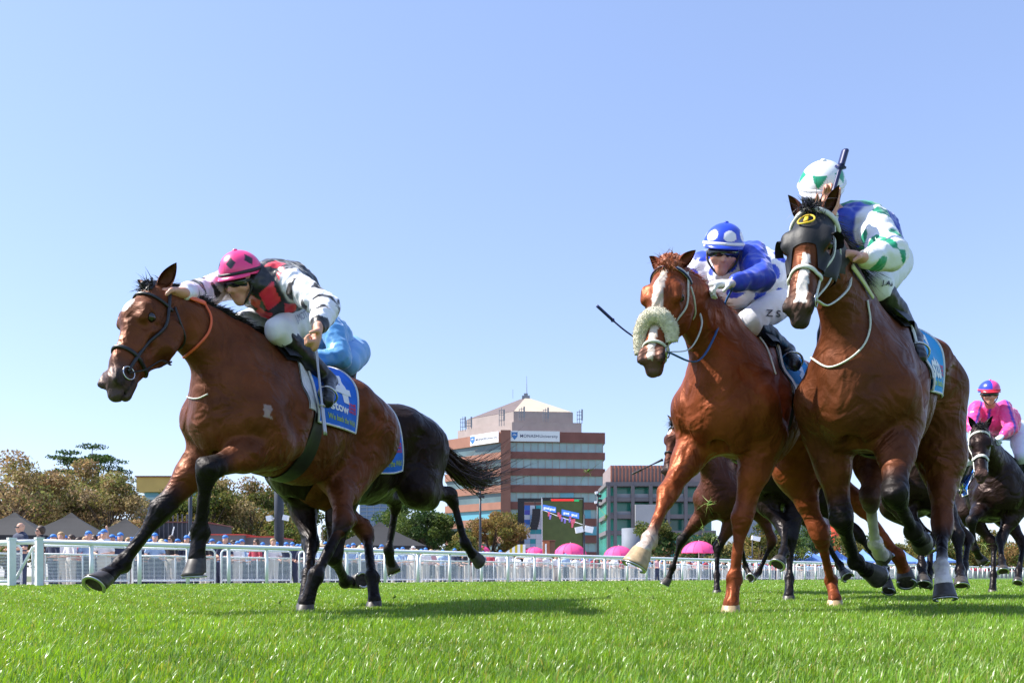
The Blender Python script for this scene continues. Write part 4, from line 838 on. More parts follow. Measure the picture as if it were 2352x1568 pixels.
    if hd.get('star'):
        for (x0, y0, rx, ry) in hd['star']:
            m = hm & (((X - x0) / rx) ** 2 + ((Y - y0) / ry) ** 2 + .25 * hashn(vt, 70) < 1) & (nn @ n > .2); C[m] = pal[3]
    if c.get('paint'): C = c['paint'](vt, nn, C, Lc, s, f, l, u)
    body = newmesh('body', vt, Q, c.get('mat', M_COAT), root, True, C)
    # ears and eyes
    for y in (-1, 1):
        eo = hd.get('ear', V(0, 0, 0)); bs = H(-.015, .005, y * .052); ed = nrm(n * hd.get('en', .45) - a * .85 + lh * y * hd.get('espread', .38) + eo); L_ = q(hd.get('ear_len', .135))
        fw = nrm(lh * y * .55 + n * .4 + a * .3); fw = nrm(fw - ed * (fw @ ed)); sd = np.cross(ed, fw); G = []; Gi = []
        for t in np.linspace(0, 1, 9):
            wr = q(.036) * (sin(pi * min(1, .22 + t * .78)) ** .8 if t < 1 else 0) * (1 - t * .25) + .001; ph = np.linspace(-2.3, 2.3, 13) * (1 - .35 * t)
            cc = bs + ed * L_ * t - fw * q(.01) + fw * q(.022) * t * t
            G.append([cc + wr * (-cos(p) * fw * .75 + sin(p) * sd) for p in ph]); Gi.append([cc + (wr * .82) * (-cos(p) * fw * .72 + sin(p) * sd) for p in ph])
        mb = MB(); mb.grid(G); mb.m = 0; mb.grid(np.array(Gi)[:, ::-1])
        cc = np.concatenate(mb.v); tt = np.clip(((cc - bs) @ ed) / L_, 0, 1); ec = np.where(tt[:, None] > .72, pal[1], c.get('earcol', pal[0] * .9)); ec[len(ec) // 2:] = pal[0] * .7
        newmesh('ear', cc, mb.f, c.get('mat', M_COAT), root, True, ec)
        e = H(.197, -.017, y * .0765); th = np.linspace(0, pi, 9); phs = np.linspace(0, 2 * pi, 14, endpoint=False)
        G = [[e + q(.0235) * (cos(t) * n + sin(t) * (cos(p) * a + sin(p) * lh)) for p in phs] for t in th]
        mb = MB(); mb.grid(G, True); mb.build('eye', M_EYE, root, True)
    # mane and forelock
    hm_ = c.get('hair', M_HAIRB)
    crest = np.concatenate([spl([H(-.045, -.03), m2 + nrm(np.cross(nl, c1 - c0)) * 0 + u * r(.1), mid + u * r(.14), m1 + u * r(.17), Lc(-.02, 0, 1.63)], 40)])
    cdir = nrm(crest[0] - crest[-1]); up = nrm(u - cdir * (u @ cdir)); R = np.random.RandomState(5)
    base = crest - up * r(.12); top = B.hit(base, np.tile(up, (len(base), 1)), .35)
    if c.get('mane', 1):
        k = 3200; ii = R.uniform(0, 38.9, k); i0 = ii.astype(int); fr = (ii - i0)[:, None]
        rt = top[i0] * (1 - fr) + top[i0 + 1] * fr - up * .01 + nl * R.normal(0, .012, (k, 1)) * s
        md = c.get('mane_dir', V(0, 0, .3)); dd = nrm(md)[None] * .5 - cdir[None] * 1.2 + R.normal(0, .13, (k, 3)) + np.stack([hashn(rt, 26, 1), hashn(rt, 26, 2), hashn(rt, 26, 3)], 1) * .35 + up * c.get('mane_up', .25); dd /= np.linalg.norm(dd, axis=1)[:, None]
        hairs('mane', root, hm_, rt, dd, r(c.get('mane_len', .085)), .0048 * s, curl=.22, grav=.45, seed=3)
        TB = Body(); fr_ = c.get('fl_r', .030)
        for j_ in range(5): o_ = R.normal(0, .012, 3); TB.cone(H(-.055, .0) + o_, H(.0 + .03 * R.rand(), .045, R.normal(0, .015)) + o_, q(fr_), q(fr_ * .55), k=.02)
        vq, qq_ = TB.mesh(.008); nq = vnormals(vq, qq_); vq = vq + nq * (hashn(vq, 110, 4) * .005)[:, None]; newmesh('forelock', vq, qq_, hm_, root, True)
        k = c.get('fl_n', 380); rt = H(-.0, .03) + lh * R.normal(0, .02, (k, 1)) + a * R.normal(0, .02, (k, 1))
        dd = n * .8 - a * R.uniform(-.3, 1.0, (k, 1)) + R.normal(0, .22, (k, 3)); dd /= np.linalg.norm(dd, axis=1)[:, None]
        hairs('forelock', root, hm_, rt, dd, r(c.get('fl_len', .075)), .0045 * s, curl=.5, grav=.8, seed=4)
    if c.get('tail'):
        tb = Lc(-1.2, 0, 1.36); pts = [tb] + [P(*p) for p in c['tail']]; k = 520; sp = spl(pts, 24); R = np.random.RandomState(9); mbT = []
        tw = c.get('tail_w', .11); F_ = []; nv = 0
        T = np.gradient(sp, axis=0); T /= np.linalg.norm(T, axis=1)[:, None]
        for i in range(k):
            o1 = R.normal(0, 1, 3); e1 = R.uniform(.45, 1.0); m_ = max(5, int(24 * e1)); st = 0 if i % 3 else R.randint(0, 8); seg = sp[st:m_]
            if len(seg) < 4: continue
            tt = np.linspace(st / 24, e1, len(seg)); wv = R.normal(0, .02, 3)
            pth = seg + o1 * (r(.02) + r(tw) * tt ** 1.6)[:, None] + wv * np.sin(tt * 9 + i)[:, None]
            sd = nrm(np.cross(T[m_ // 2], R.normal(0, 1, 3))); ww = (.008 * (1 - tt ** 3 * .9))[:, None] * s
            mbT.append(np.stack([pth - sd * ww / 2, pth + sd * ww / 2], 1).reshape(-1, 3)); mm = len(seg)
            F_ += [(nv + 2 * j, nv + 2 * j + 1, nv + 2 * j + 3, nv + 2 * j + 2) for j in range(mm - 1)]; nv += 2 * mm
        newmesh('tail', np.concatenate(mbT), np.array(F_), c.get('tailmat', hm_), root, True)
    c.update(root=root, B=B, Lc=Lc, H=H, f=f, l=l, u=u, n=n, a=a, lh=lh, r=r, q=q, poll=poll, LEG=LEG, body=body, crest=top)
    return c

def on_head(c, x, ang, out=.006, zc=-.06):      # surface point of the head at station x, angle around it (0 = face, pi/2 = left)
    o = c['H'](x, zc); d = cos(ang) * c['n'] + sin(ang) * c['lh']
    return c['B'].hit(np.array([o]), np.array([d]), .25 * c['q'](1))[0] + d * out
def strap(c, name, pts, m, w=.012, th=.004, parent=None):
    """strap through surface points with its flat side on the head"""
    pts = spl(pts, max(12, len(pts) * 5)); cen = c['H'](.3, -.06); T = np.gradient(pts, axis=0); mb = MB()
    ax0 = c['H'](0, -.06); a = c['a']; t = np.clip((pts - ax0) @ a, 0, c['q'](.6)); rad = pts - (ax0 + t[:, None] * a); rad /= np.maximum(1e-6, np.linalg.norm(rad, axis=1))[:, None]
    mb.tube(pts, w / 2, 8, flat=th / w * 2, ref=rad); return mb.build(name, m, parent or c['root'], True)
def loop_pts(c, x, a0, a1, n=13, out=.006, slope=0.0):
    return [on_head(c, x + slope * (1 - cos(t)) , t, out) for t in np.linspace(a0, a1, n)]
def bridle(c, m, w=.014, ring=.03, nose=.36, reins=None, brow=True):
    q = c['q']
    nb = strap(c, 'noseband', loop_pts(c, nose, -pi, pi, 25, .006), m, q(w * 1.25), q(.007))
    if brow: strap(c, 'browband', loop_pts(c, .075, -1.75, 1.75, 15, .006), m, q(w), q(.006))
    for y in (-1, 1):
        strap(c, 'cheekpiece', [on_head(c, x, y * t, .006) for x, t in ((.0, 1.2), (.07, 1.5), (.18, 1.85), (.30, 1.75), (.42, 1.65), (.50, 1.7))], m, q(w), q(.006))
        e = on_head(c, .505, y * 1.75, .008); a_ = np.linspace(0, 2 * pi, 17)
        mb = MB(); mb.tube(e + q(ring) * (np.cos(a_)[:, None] * c['a'] + np.sin(a_)[:, None] * c['n'] * -1), .0035, 6, cap=False)
        mb.build('bit_ring', M_STEEL, c['root'], True)
    strap(c, 'throatlatch', [on_head(c, x, t, .008, -.09) for x, t in ((.05, 1.4), (.10, 1.9), (.13, 2.5), (.14, pi), (.13, -2.5), (.10, -1.9), (.05, -1.4))], m, q(w * .8), q(.005))
    return nb
def patch(c, name, x0, x1, zc, ang0, ang1, m, out=.014, nu=14, nv=30, parent=None, edge=None, edge_m=None, xfun=None, solid=.006, far=.7):
    """cloth shell that follows the trunk: u along the horse, angle from the top (0) down each side"""
    Lc, l, u = c['Lc'], c['l'], c['u']
    U, A = np.meshgrid(np.linspace(x0, x1, nu), np.linspace(ang0, ang1, nv), indexing='ij')
    if xfun is not None: U = xfun(U, A)
    o = c['W'] + c.get('s', 1) * (U[..., None] * c['f'] + (zc - 1.62) * u)
    d = np.sin(A)[..., None] * l + np.cos(A)[..., None] * u
    S = c['B'].hit(o, d, far) + d * out
    mi = []; mb = MB(); mb.grid(S); mb.grid(S - d * solid)
    ob = mb.build(name, m, parent or c['root'], True)
    if edge_m is not None:
        e = MB(); bd = np.concatenate([S[:, 0], S[-1, 1:], S[::-1, -1][1:], S[0, ::-1][1:]]); e.tube(bd + 0, edge or .01, 6, cap=False)
        e.build('edging', edge_m, ob, True)
    return ob, S
def on_patch(c, S, v2, f, name, m, u0, u1, v0, v1, parent, out=.003):
    """lay flat lettering (x right, y up) on a patch: x maps u0..u1 of the first index, y maps v0..v1 of the second"""
    v = np.array(v2); lo = v.min(0); hi = v.max(0); t = (v - lo) / np.maximum(hi - lo, 1e-6)
    a = u0 + (u1 - u0) * t[:, 0]; b = v0 + (v1 - v0) * t[:, 1]; nu, nv = S.shape[:2]
    A = np.clip(a * (nu - 1), 0, nu - 1.001); Bq = np.clip(b * (nv - 1), 0, nv - 1.001); i = A.astype(int); j = Bq.astype(int); fa = (A - i)[:, None]; fb = (Bq - j)[:, None]
    p = S[i, j] * (1 - fa) * (1 - fb) + S[i + 1, j] * fa * (1 - fb) + S[i, j + 1] * (1 - fa) * fb + S[i + 1, j + 1] * fa * fb
    du = S[i + 1, j] - S[i, j]; dv = S[i, j + 1] - S[i, j]; nn = np.cross(du, dv); nn /= np.linalg.norm(nn, axis=1)[:, None]
    ctr = S.mean((0, 1)); o = c['Lc'](0, 0, 1.25); ax = c['f']; rr = p - o; rr = rr - (rr @ ax)[:, None] * ax; nn *= np.sign((nn * rr).sum(1))[:, None]
    return newmesh(name, p + nn * out, f, m, parent, False)
GRP = 'racehorses galloping down the turf straight'
def pal(body, black=V(.012, .009, .009), muz=V(.035, .026, .024), white=V(.66, .60, .54)): return [V(*body), black, muz, white, V(*body)]
def side_mark(vt, nn, C, Lc, s, f, l, u):
    d = nrm(ray(615, 947)); rel = vt - CAM; t = rel @ d; off = np.linalg.norm(rel - t[:, None] * d, axis=1) + (nn @ d > -.1) * 9; j = off.argmin(); q = vt - vt[j]
    m = (np.abs(q @ V(1, 0, 0)) < .016 + .008 * hashn(vt, 70)) & (np.abs(q[:, 2]) < .036 + .012 * hashn(vt, 60, 2)) & (np.linalg.norm(q, axis=1) < .09); C[m] = V(.30, .22, .20); return C
HA = make_horse(dict(paint=side_mark, h=.0085, name='racehorse', label='bay racehorse leading on the left with black legs and a white forehead star', group=GRP,
    yaw=71, pitch=0, W=P(592, 775, 4.93), s=1.04, pal=pal((.135, .039, .012), muz=V(.075, .052, .046)), fl_len=.05, fl_n=260,
    legs=dict(FR=dict(sw=.12, knee=(370, 1172), fet=(266, 1312), cor=(241, 1326), hoof=(219, 1352), near=(True, True, True, True)),
              FL=dict(sw=.10, knee=(476, 1078), fet=(458, 1222), cor=(452, 1288), hoof=(455, 1334), near=(True, False, False, True)),
              HL=dict(knee=(790, 1196), fet=(724, 1322), cor=(703, 1374), hoof=(690, 1398), flat=1, near=(True, True, True, True), stifle=(775, 1085)),
              HR=dict(knee=(841, 1220), fet=(854, 1325), cor=(860, 1369), hoof=(862, 1396), flat=1, near=(False, True, True, True), stifle=(727, 1115))),
    head=dict(s=.98, poll=(350, 672, 4.3), muz=(224, 868), n=V(-.5, -.85, .2), star=[(.165, 0.0, .045, .030)], near=True, en=.2, espread=.6)))
HB = make_horse(dict(name='racehorse', label='dark brown racehorse mostly hidden behind the leading bay, its tail streaming out', group=GRP,
    yaw=62, pitch=-8, W=P(730, 905, 5.95), s=1.02, pal=pal((.018, .009, .007)), mat=M_DARKCOAT, tail=[(1052, 1078, 7.3), (1105, 1092, 7.5), (1180, 1052, 7.8)], tailmat=M_HAIRT, tail_w=.085,
    legs=dict(FR=dict(sw=.05, knee=(715, 1250), fet=(707, 1318), cor=(700, 1345), hoof=(694, 1362), flat=1, near=(True, True, True, True)),
              FL=dict(sw=.0, knee=(766, 1280), fet=(793, 1338), cor=(812, 1336), hoof=(828, 1332), near=(True, False, False, True)),
              HL=dict(stifle=(955, 1125), knee=(1036, 1135), fet=(1071, 1258), cor=(1088, 1274), hoof=(1104, 1286), near=(False, False, False, False, True)),
              HR=dict(stifle=(850, 1120), knee=(911, 1150), fet=(890, 1272), cor=(898, 1294), hoof=(910, 1318), near=(False, False, False, False, True))),
    head=dict(poll=(500, 800, 5.4), muz=(455, 990), n=V(-.5, -.85, .2), near=True)))
HC = make_horse(dict(name='racehorse', label='chestnut racehorse with a sheepskin noseband, white blaze and one forefoot thrown forward', group=GRP,
    yaw=58, pitch=-2, h=.0085, W=P(1690, 748, 5.05), s=1.04, pal=pal((.205, .049, .014), muz=V(.12, .07, .055), white=V(.60, .50, .42)), points=False, hair=M_HAIRR, mane_len=.07, fl_n=500, fl_len=.05, fl_r=.050,
    legs=dict(FR=dict(sw=.10, knee=(1534, 1135), fet=(1490, 1240), cor=(1474, 1266), hoof=(1457, 1300), sock=1, palehoof=1, hs=1.1, near=(True, True, True, True)),
              FL=dict(sw=.04, knee=(1687, 1255), fet=(1682, 1358), cor=(1679, 1385), hoof=(1675, 1404), palehoof=1, flat=1, near=(True, True, True, True)),
              HL=dict(stifle=(1815, 1120), knee=(1886, 1234), fet=(1909, 1335), cor=(1918, 1362), hoof=(1925, 1384), palehoof=1, flat=1, near=(False, False, True, True)),
              HR=dict(stifle=(1900, 1080), knee=(2010, 1190), fet=(2072, 1290), cor=(2078, 1312), hoof=(2080, 1336), palehoof=0, near=(False, False, False, True))),
    head=dict(s=.90, thick=1.27, en=-.05, espread=.5, ear_len=.115, poll=(1536, 618, 4.45), muz=(1486, 818), n=V(-.47, -.87, .1), blaze=[(.05, .28, .016, .026, 0.0), (.28, .58, .026, .013, 0.0)], dark0=.52, darkw=.5, near=True)))
HD = make_horse(dict(name='racehorse', label='bay racehorse on the right in a black blinker hood, white blaze and white hind socks', group=GRP,
    yaw=55, pitch=-5, mane_len=.15, mane_dir=V(1.2, -.2, .3), h=.0085, W=P(1985, 700, 4.6), s=1.05, pal=pal((.115, .033, .011), muz=V(.05, .035, .03)),
    legs=dict(FR=dict(sw=.08, knee=(1934, 1200), fet=(1966, 1293), cor=(1992, 1308), hoof=(2014, 1312), hs=1.05, near=(True, False, False, False)),
              FL=dict(sw=.08, knee=(2056, 1135), fet=(2098, 1222), cor=(2114, 1238), hoof=(2134, 1244), near=(True, False, False, False)),
              HL=dict(stifle=(2170, 1080), knee=(2165, 1215), fet=(2162, 1303), cor=(2167, 1342), hoof=(2171, 1378), sock=1, near=(True, True, True, True)),
              HR=dict(stifle=(2010, 1060), knee=(1998, 1140), fet=(2010, 1250), cor=(2024, 1272), hoof=(2042, 1288), sock=2, near=(True, False, False, False))),
    head=dict(s=.88, thick=1.26, poll=(1866, 500, 4.0), muz=(1827, 694), n=V(-.5, -.86, .08), blaze=[(.30, .56, .012, .022, .01)], dark0=.52, near=True)))
HE = make_horse(dict(name='racehorse', label='small bay racehorse further back, seen between the forelegs of the chestnut', group=GRP, h=.02,
    yaw=56, pitch=0, W=P(1665, 1050, 10.3), s=1.02, pal=pal((.08, .024, .012)),
    legs=dict(FR=dict(sw=.1, knee=(1556, 1250), fet=(1540, 1318), cor=(1533, 1334), hoof=(1525, 1347), near=(True, True, True, True)),
              FL=dict(sw=.0, knee=(1645, 1262), fet=(1646, 1322), cor=(1647, 1342), hoof=(1647, 1356), flat=1, near=(True, True, True, True)),
              HL=dict(stifle=(1740, 1160), knee=(1778, 1250), fet=(1740, 1318), cor=(1730, 1326), hoof=(1722, 1330), near=(False, False, True, True)),
              HR=dict(knee=(1700, 1240), fet=(1712, 1300), cor=(1722, 1318), hoof=(1733, 1328), near=(False, False, True, True))),
    head=dict(poll=(1553, 975, 9.6), muz=(1519, 1082), n=V(-.8, -.55, .1), blaze=[(.1, .16, .02, .02, 0)], near=True)))
HF = make_horse(dict(name='racehorse', label='near black racehorse behind the chestnut, one forefoot planted and the other lifted', group=GRP, h=.018,
    yaw=60, pitch=0, W=P(1790, 965, 7.7), s=1.02, pal=pal((.018, .010, .008)), mat=M_DARKCOAT,
    legs=dict(FR=dict(sw=.1, knee=(1802, 1215), fet=(1800, 1268), cor=(1792, 1284), hoof=(1783, 1300), near=(True, True, True, True), hs=1.1),
              FL=dict(sw=.0, knee=(1816, 1240), fet=(1813, 1330), cor=(1812, 1352), hoof=(1811, 1372), flat=1, near=(True, True, True, True)),
              HL=dict(knee=(1985, 1240), fet=(2035, 1310), cor=(2038, 1338), hoof=(2036, 1356), near=(False, False, True, True)),
              HR=dict(knee=(1900, 1230), fet=(1930, 1300), cor=(1940, 1315), hoof=(1950, 1328), near=(False, False, True, True))),
    head=dict(poll=(1690, 900, 7.1), muz=(1672, 1000), n=V(-.5, -.86, .08), near=True)))
HG = make_horse(dict(name='racehorse', label='dark brown racehorse with white browband and noseband under the pink rider', group=GRP, h=.016,
    yaw=72, pitch=0, W=P(2292, 1040, 10.0), s=1.02, pal=pal((.020, .010, .008), muz=V(.09, .05, .04)), mat=M_DARKCOAT,
    legs=dict(FR=dict(sw=.1, knee=(2230, 1195), fet=(2240, 1262), cor=(2250, 1280), hoof=(2262, 1294), near=(True, False, False, True)),
              FL=dict(sw=.1, knee=(2298, 1238), fet=(2301, 1290), cor=(2303, 1303), hoof=(2305, 1316), near=(True, True, True, True)),
              HL=dict(knee=(2352, 1250), fet=(2340, 1310), cor=(2338, 1330), hoof=(2336, 1342), near=(True, True, True, True)),
              HR=dict(knee=(2285, 1250), fet=(2282, 1320), cor=(2280, 1338), hoof=(2278, 1350), flat=1, near=(True, True, True, True))),
    head=dict(poll=(2251, 985, 9.3), muz=(2256, 1090), n=V(-.35, -.93, .1), near=True)))
HH = make_horse(dict(name='racehorse', label='dark racehorse tucked in behind the blinkered bay, lower legs showing beside its hind sock', group=GRP, h=.02,
    yaw=66, pitch=0, W=P(2105, 985, 7.9), s=1.02, pal=pal((.022, .011, .008)), mat=M_DARKCOAT,
    legs=dict(FR=dict(sw=.1, knee=(2112, 1225), fet=(2118, 1300), cor=(2120, 1325), hoof=(2120, 1345), near=(True, True, True, True)),
              FL=dict(sw=.1, knee=(2200, 1230), fet=(2205, 1310), cor=(2207, 1330), hoof=(2209, 1350), near=(True, True, True, True)),
              HL=dict(knee=(2225, 1240), fet=(2215, 1300), cor=(2210, 1325), hoof=(2206, 1345), near=(False, True, True, True)),
              HR=dict(knee=(2140, 1240), fet=(2135, 1310), cor=(2130, 1335), hoof=(2126, 1350), near=(False, True, True, True))),
    head=dict(poll=(2075, 920, 7.4), muz=(2062, 1020), n=V(-.5, -.86, .08), near=True)))
for _h in (HA, HB, HC, HD, HE, HF, HG, HH): print(_h['label'][:30], _h['report'], 'W', _h['W'])
# ------------------------------------------------------------------ jockeys
M_SKIN = mat('skin', vcol=True, rough=.5, spec=.4, bump=.05, bscale=90)
M_SKIN.node_tree.nodes['Principled BSDF'].inputs['Subsurface Weight'].default_value = .12
M_SKIN.node_tree.nodes['Principled BSDF'].inputs['Subsurface Radius'].default_value = (.02, .008, .004)
M_SILK = mat('racing_silk', vcol=True, rough=.33, spec=.5, bump=.4, bscale=24, sheen=.3)
M_BREECH = mat('breeches_cloth', vcol=True, rough=.55, spec=.4, bump=.25, bscale=22, sheen=.15)
M_BOOT = mat('riding_boot', (.010, .010, .012), rough=.33, spec=.5, bump=.2, bscale=40)
M_HELMET = mat('helmet_cover', vcol=True, rough=.28, spec=.5, coat=.25, bump=.06, bscale=30)
M_GOGGLE = mat('goggle_lens', (.012, .012, .018), rough=.08, spec=.8)
M_STRAPD = mat('goggle_strap', (.02, .02, .02), rough=.6)
M_WHIPD = mat('whip_navy', (.012, .018, .10), rough=.4)
M_WHIPG = mat('whip_grey', (.42, .42, .45), rough=.28, metal=.5)
M_PAD = mat('saddle_black', (.012, .012, .013), rough=.45, noise=.2)
M_WPAD = mat('pad_white', (.70, .70, .72), rough=.8, noise=.12, nscale=18, bump=.3, bscale=50)
M_LETTER_W = mat('lettering_white', (.82, .82, .86), rough=.7); M_LETTER_Y = mat('lettering_lime', (.42, .55, .04), rough=.7); M_LETTER_R = mat('lettering_red', (.75, .03, .04), rough=.7)
M_CLOTH = mat('cloth_blue', (.008, .14, .66), rough=.75, noise=.15, nscale=10, bump=.25, bscale=30)
M_CLOTHL = mat('cloth_sky_blue', (.02, .30, .66), rough=.75, noise=.12, nscale=10, bump=.25, bscale=30)
M_LETTER_K = mat('lettering_black', (.02, .02, .04), rough=.7)
SKIN = V(.62, .31, .21)

def fingers(B, w, hd, pn, side, curl=1.0, s=1.0, col=0):
    """a palm, four unequal curled fingers and a thumb; w wrist, hd along the palm, pn the way the palm faces, side the thumb side"""
    hd = nrm(hd); pn = nrm(pn - hd * (pn @ hd)); sd = nrm(side - hd * (side @ hd) - pn * (side @ pn))
    B.cone(w, w + hd * .05 * s, .024 * s, .036 * s, k=.02, n=pn, sc=.6, col=col); B.cone(w + hd * .04 * s, w + hd * .085 * s, .038 * s, .038 * s, k=.012, n=pn, sc=.5, col=col)
    for i, (o, L) in enumerate(((.030, .95), (.010, 1.05), (-.010, 1.0), (-.029, .80))):
        p = w + hd * (.088 - .004 * abs(i - 1)) * s + sd * o * s; an = .25
        for j, (ln, rr) in enumerate(((.040, .0105), (.026, .0095), (.020, .0085))):
            an += curl * (.55, .95, .7)[j] + .06 * i
            d = nrm(hd * cos(an) + pn * sin(an)); e = p + d * ln * L * s
            B.cone(p, e, rr * s, (rr - .001) * s, k=.004, col=col); p = e
    p = w + hd * .03 * s + sd * .030 * s
    e = p + nrm(sd * .8 + hd * .55 + pn * .35) * .038 * s; B.cone(p, e, .0135 * s, .011 * s, k=.008, col=col)
    B.cone(e, e + nrm(hd * .75 + pn * .65 * curl + sd * .1) * .032 * s, .011 * s, .009 * s, k=.004, col=col)
def dome(c, up, fwd, rx, ry, rz, colf, nv=56, nu=110, name='helmet', parent=None, t1=1.75):
    up = nrm(up); fwd = nrm(fwd - up * (fwd @ up)); sd = np.cross(up, fwd)
    th = np.linspace(0, t1, nv); ph = np.linspace(0, 2 * pi, nu, endpoint=False); T, F_ = np.meshgrid(th, ph, indexing='ij')
    cut = .22 * np.cos(F_); T2 = T * (1 - .06 * np.cos(F_))
    X = np.cos(F_) * np.sin(T2); Y = np.sin(F_) * np.sin(T2); Z = np.cos(T2)
    G = c + X[..., None] * fwd * rx + Y[..., None] * sd * ry + Z[..., None] * up * rz
    G2 = c + X[..., None] * fwd * rx * .9 + Y[..., None] * sd * ry * .9 + (Z[..., None] * .92 - .0) * up * rz
    mb = MB(); mb.grid(G, True); n = nv * nu; mb.add(G2[-1], []); mb.f += [((nv - 1) * nu + i, (nv - 1) * nu + (i + 1) % nu, n + (i + 1) % nu, n + i) for i in range(nu)]; mb.mi += [0] * nu
    C = np.array([colf(x, y, z) for x, y, z in zip(X.ravel(), Y.ravel(), Z.ravel())]); C = np.vstack([C, C[-nu:] * .5])
    ob = newmesh(name, np.concatenate(mb.v), mb.f, M_HELMET, parent, True, C)
    return ob, (fwd, sd, up)

def make_rider(H, c):
    """H: horse record (seat position and default crouch); c: pixel positions that override single joints"""
    Lc, f, l, u = H['Lc'], H['f'], H['l'], H['u']; s = c.get('s', 1.0); r = lambda x: x * s; h = c.get('h', .0075)
    base = dict(hip=Lc(-.40, 0, 1.93), chest=Lc(-.04, 0, 2.03), neck=Lc(.08, 0, 2.08), head=Lc(.20, 0, 2.16),
                shL=Lc(.02, .19, 2.02), shR=Lc(.02, -.19, 2.02), elL=Lc(.10, .30, 1.82), elR=Lc(.10, -.30, 1.82), haL=Lc(.33, .10, 1.80), haR=Lc(.33, -.10, 1.80),
                knL=Lc(-.05, .25, 1.58), knR=Lc(-.05, -.25, 1.58), anL=Lc(-.38, .33, 1.32), anR=Lc(-.38, -.33, 1.32), toL=Lc(-.22, .34, 1.22), toR=Lc(-.22, -.34, 1.22))
    J = {}
    for k, p in base.items():
        o = c.get(k)
        J[k] = p if o is None else P(o[0], o[1], p[1] + (o[2] if len(o) > 2 else 0))
    c['J'] = J
    root = empty('person', (J['hip'][0], J['hip'][1], J['anL'][2]), c['label'], 'jockey', c.get('group', 'jockeys crouched in the saddle'))
    fd = nrm(c.get('face', V(-.4, -.85, -.35))); up = c.get('hup', V(0, 0, 1)); up = nrm(up - fd * (up @ fd)); hsd = np.cross(up, fd)
    hc = J['head']; q = lambda x, y, z: hc + s * (fd * x + hsd * y + up * z)
    hipL = J['hip'] + l * r(.10); hipR = J['hip'] - l * r(.10)
    B = Body(); K = B.cone
    # torso and limbs of one continuous body
    K(J['hip'], J['hip'] * .5 + J['chest'] * .5, r(.12), r(.115), n=u, sc=.85, k=.06, col=0); K(J['hip'] * .5 + J['chest'] * .5, J['chest'], r(.12), r(.13), n=u, sc=.85, k=.06)
    K(J['chest'], J['shL'], r(.10), r(.06), k=.05); K(J['chest'], J['shR'], r(.10), r(.06), k=.05)
    K(J['neck'], hc - up * r(.04) - fd * r(.02), r(.058), r(.052), k=.03)
    for sd_, hp in (('L', hipL), ('R', hipR)):
        K(J['sh' + sd_], J['el' + sd_], r(.047), r(.038), k=.02); K(J['el' + sd_], J['ha' + sd_], r(.038), r(.026), k=.02)
        K(hp, J['kn' + sd_], r(.085), r(.052), k=.04); K(J['kn' + sd_], J['an' + sd_], r(.052), r(.035), k=.02); K(J['an' + sd_], J['to' + sd_], r(.035), r(.03), k=.02)
    # head
    K(q(-.01, 0, .03), q(-.03, 0, .02), r(.092), r(.088), n=hsd, sc=.86, k=.02)
    K(q(.03, 0, -.01), q(.045, 0, -.075), r(.066), r(.042), n=hsd, sc=.95, k=.03)
    K(q(.062, 0, -.095), q(.06, 0, -.10), r(.02), r(.02), k=.02)                    # chin
    K(q(.092, 0, -.005), q(.112, 0, -.038), r(.010), r(.013), k=.012)                # nose
    K(q(.085, .014, -.040), q(.085, -.014, -.040), r(.012), r(.012), k=.01)
    K(q(.080, .018, -.066), q(.080, -.018, -.066), r(.010), r(.010), k=.008, col=1)  # lips
    K(q(.080, .03, .012), q(.080, -.03, .012), r(.016), r(.016), k=.014)             # brow
    for y in (-1, 1):
        K(q(.065, y * .042, -.025), q(.05, y * .05, -.03), r(.02), r(.02), k=.02); K(q(-.012, y * .080, -.005), q(-.008, y * .082, -.035), r(.018), r(.012), n=hsd, sc=.5, k=.006)
        K(q(.098, y * .03, .0), q(.098, y * .03, .0), r(.012), r(.012), k=.01, sub=True)
    for sd_ in 'LR':
        w_ = J['ha' + sd_]; a_ = nrm(J['ha' + sd_] - J['el' + sd_]); hd_ = c.get('hand' + sd_, a_); pn = c.get('palm' + sd_, -u); th = c.get('thumb' + sd_, l * (-1 if sd_ == 'L' else 1) + u * .6)
        fingers(B, w_, hd_, pn, th, c.get('curl' + sd_, 1.0), s * 1.06, col=2 if ('glove' + sd_) in c else 0)
    vt, Q = B.mesh(h); g = c.get('gloveL', c.get('gloveR', V(.7, .7, .74)))
    C = B.colour(vt, [SKIN, V(.50, .17, .13), g], .006)
    newmesh('body', vt, Q, M_SKIN, root, True, C)
    # silks
    B = Body(); K = B.cone; mid = J['hip'] * .45 + J['chest'] * .55 + u * r(c.get('arch', .03))
    K(J['hip'] * .75 + J['chest'] * .25, mid, r(.145), r(.165), n=l, sc=1.08, k=.06, col=0); K(mid, J['chest'], r(.165), r(.155), n=l, sc=1.08, k=.06, col=0)
    K(J['chest'], J['shL'] * .8 + J['chest'] * .2, r(.13), r(.085), k=.05, col=0); K(J['chest'], J['shR'] * .8 + J['chest'] * .2, r(.13), r(.085), k=.05, col=0)
    K(J['chest'], J['neck'], r(.12), r(.072), k=.03, col=0)
    for i, sd_ in enumerate('LR'):
        S, E, A = J['sh' + sd_], J['el' + sd_], J['ha' + sd_]
        K(S, E, r(.075), r(.068), k=.025, col=1 + i); K(E, E + (A - E) * .8, r(.068), r(.045), k=.02, col=1 + i); K(E + (A - E) * .75, E + (A - E) * .93, r(.041), r(.033), k=.01, col=3 + i)
    vt, Q = B.mesh(h); nn = vnormals(vt, Q)
    wr = hashn(vt, 26, 1) * .006 + hashn(vt, 55, 2) * .0035 + (1 - np.abs(hashn(vt * V(1, 1, .6), 34, 5))) * .006
    vt = vt + nn * wr[:, None] * s
    pal_ = c['silk']; C = B.colour(vt, pal_, .002)
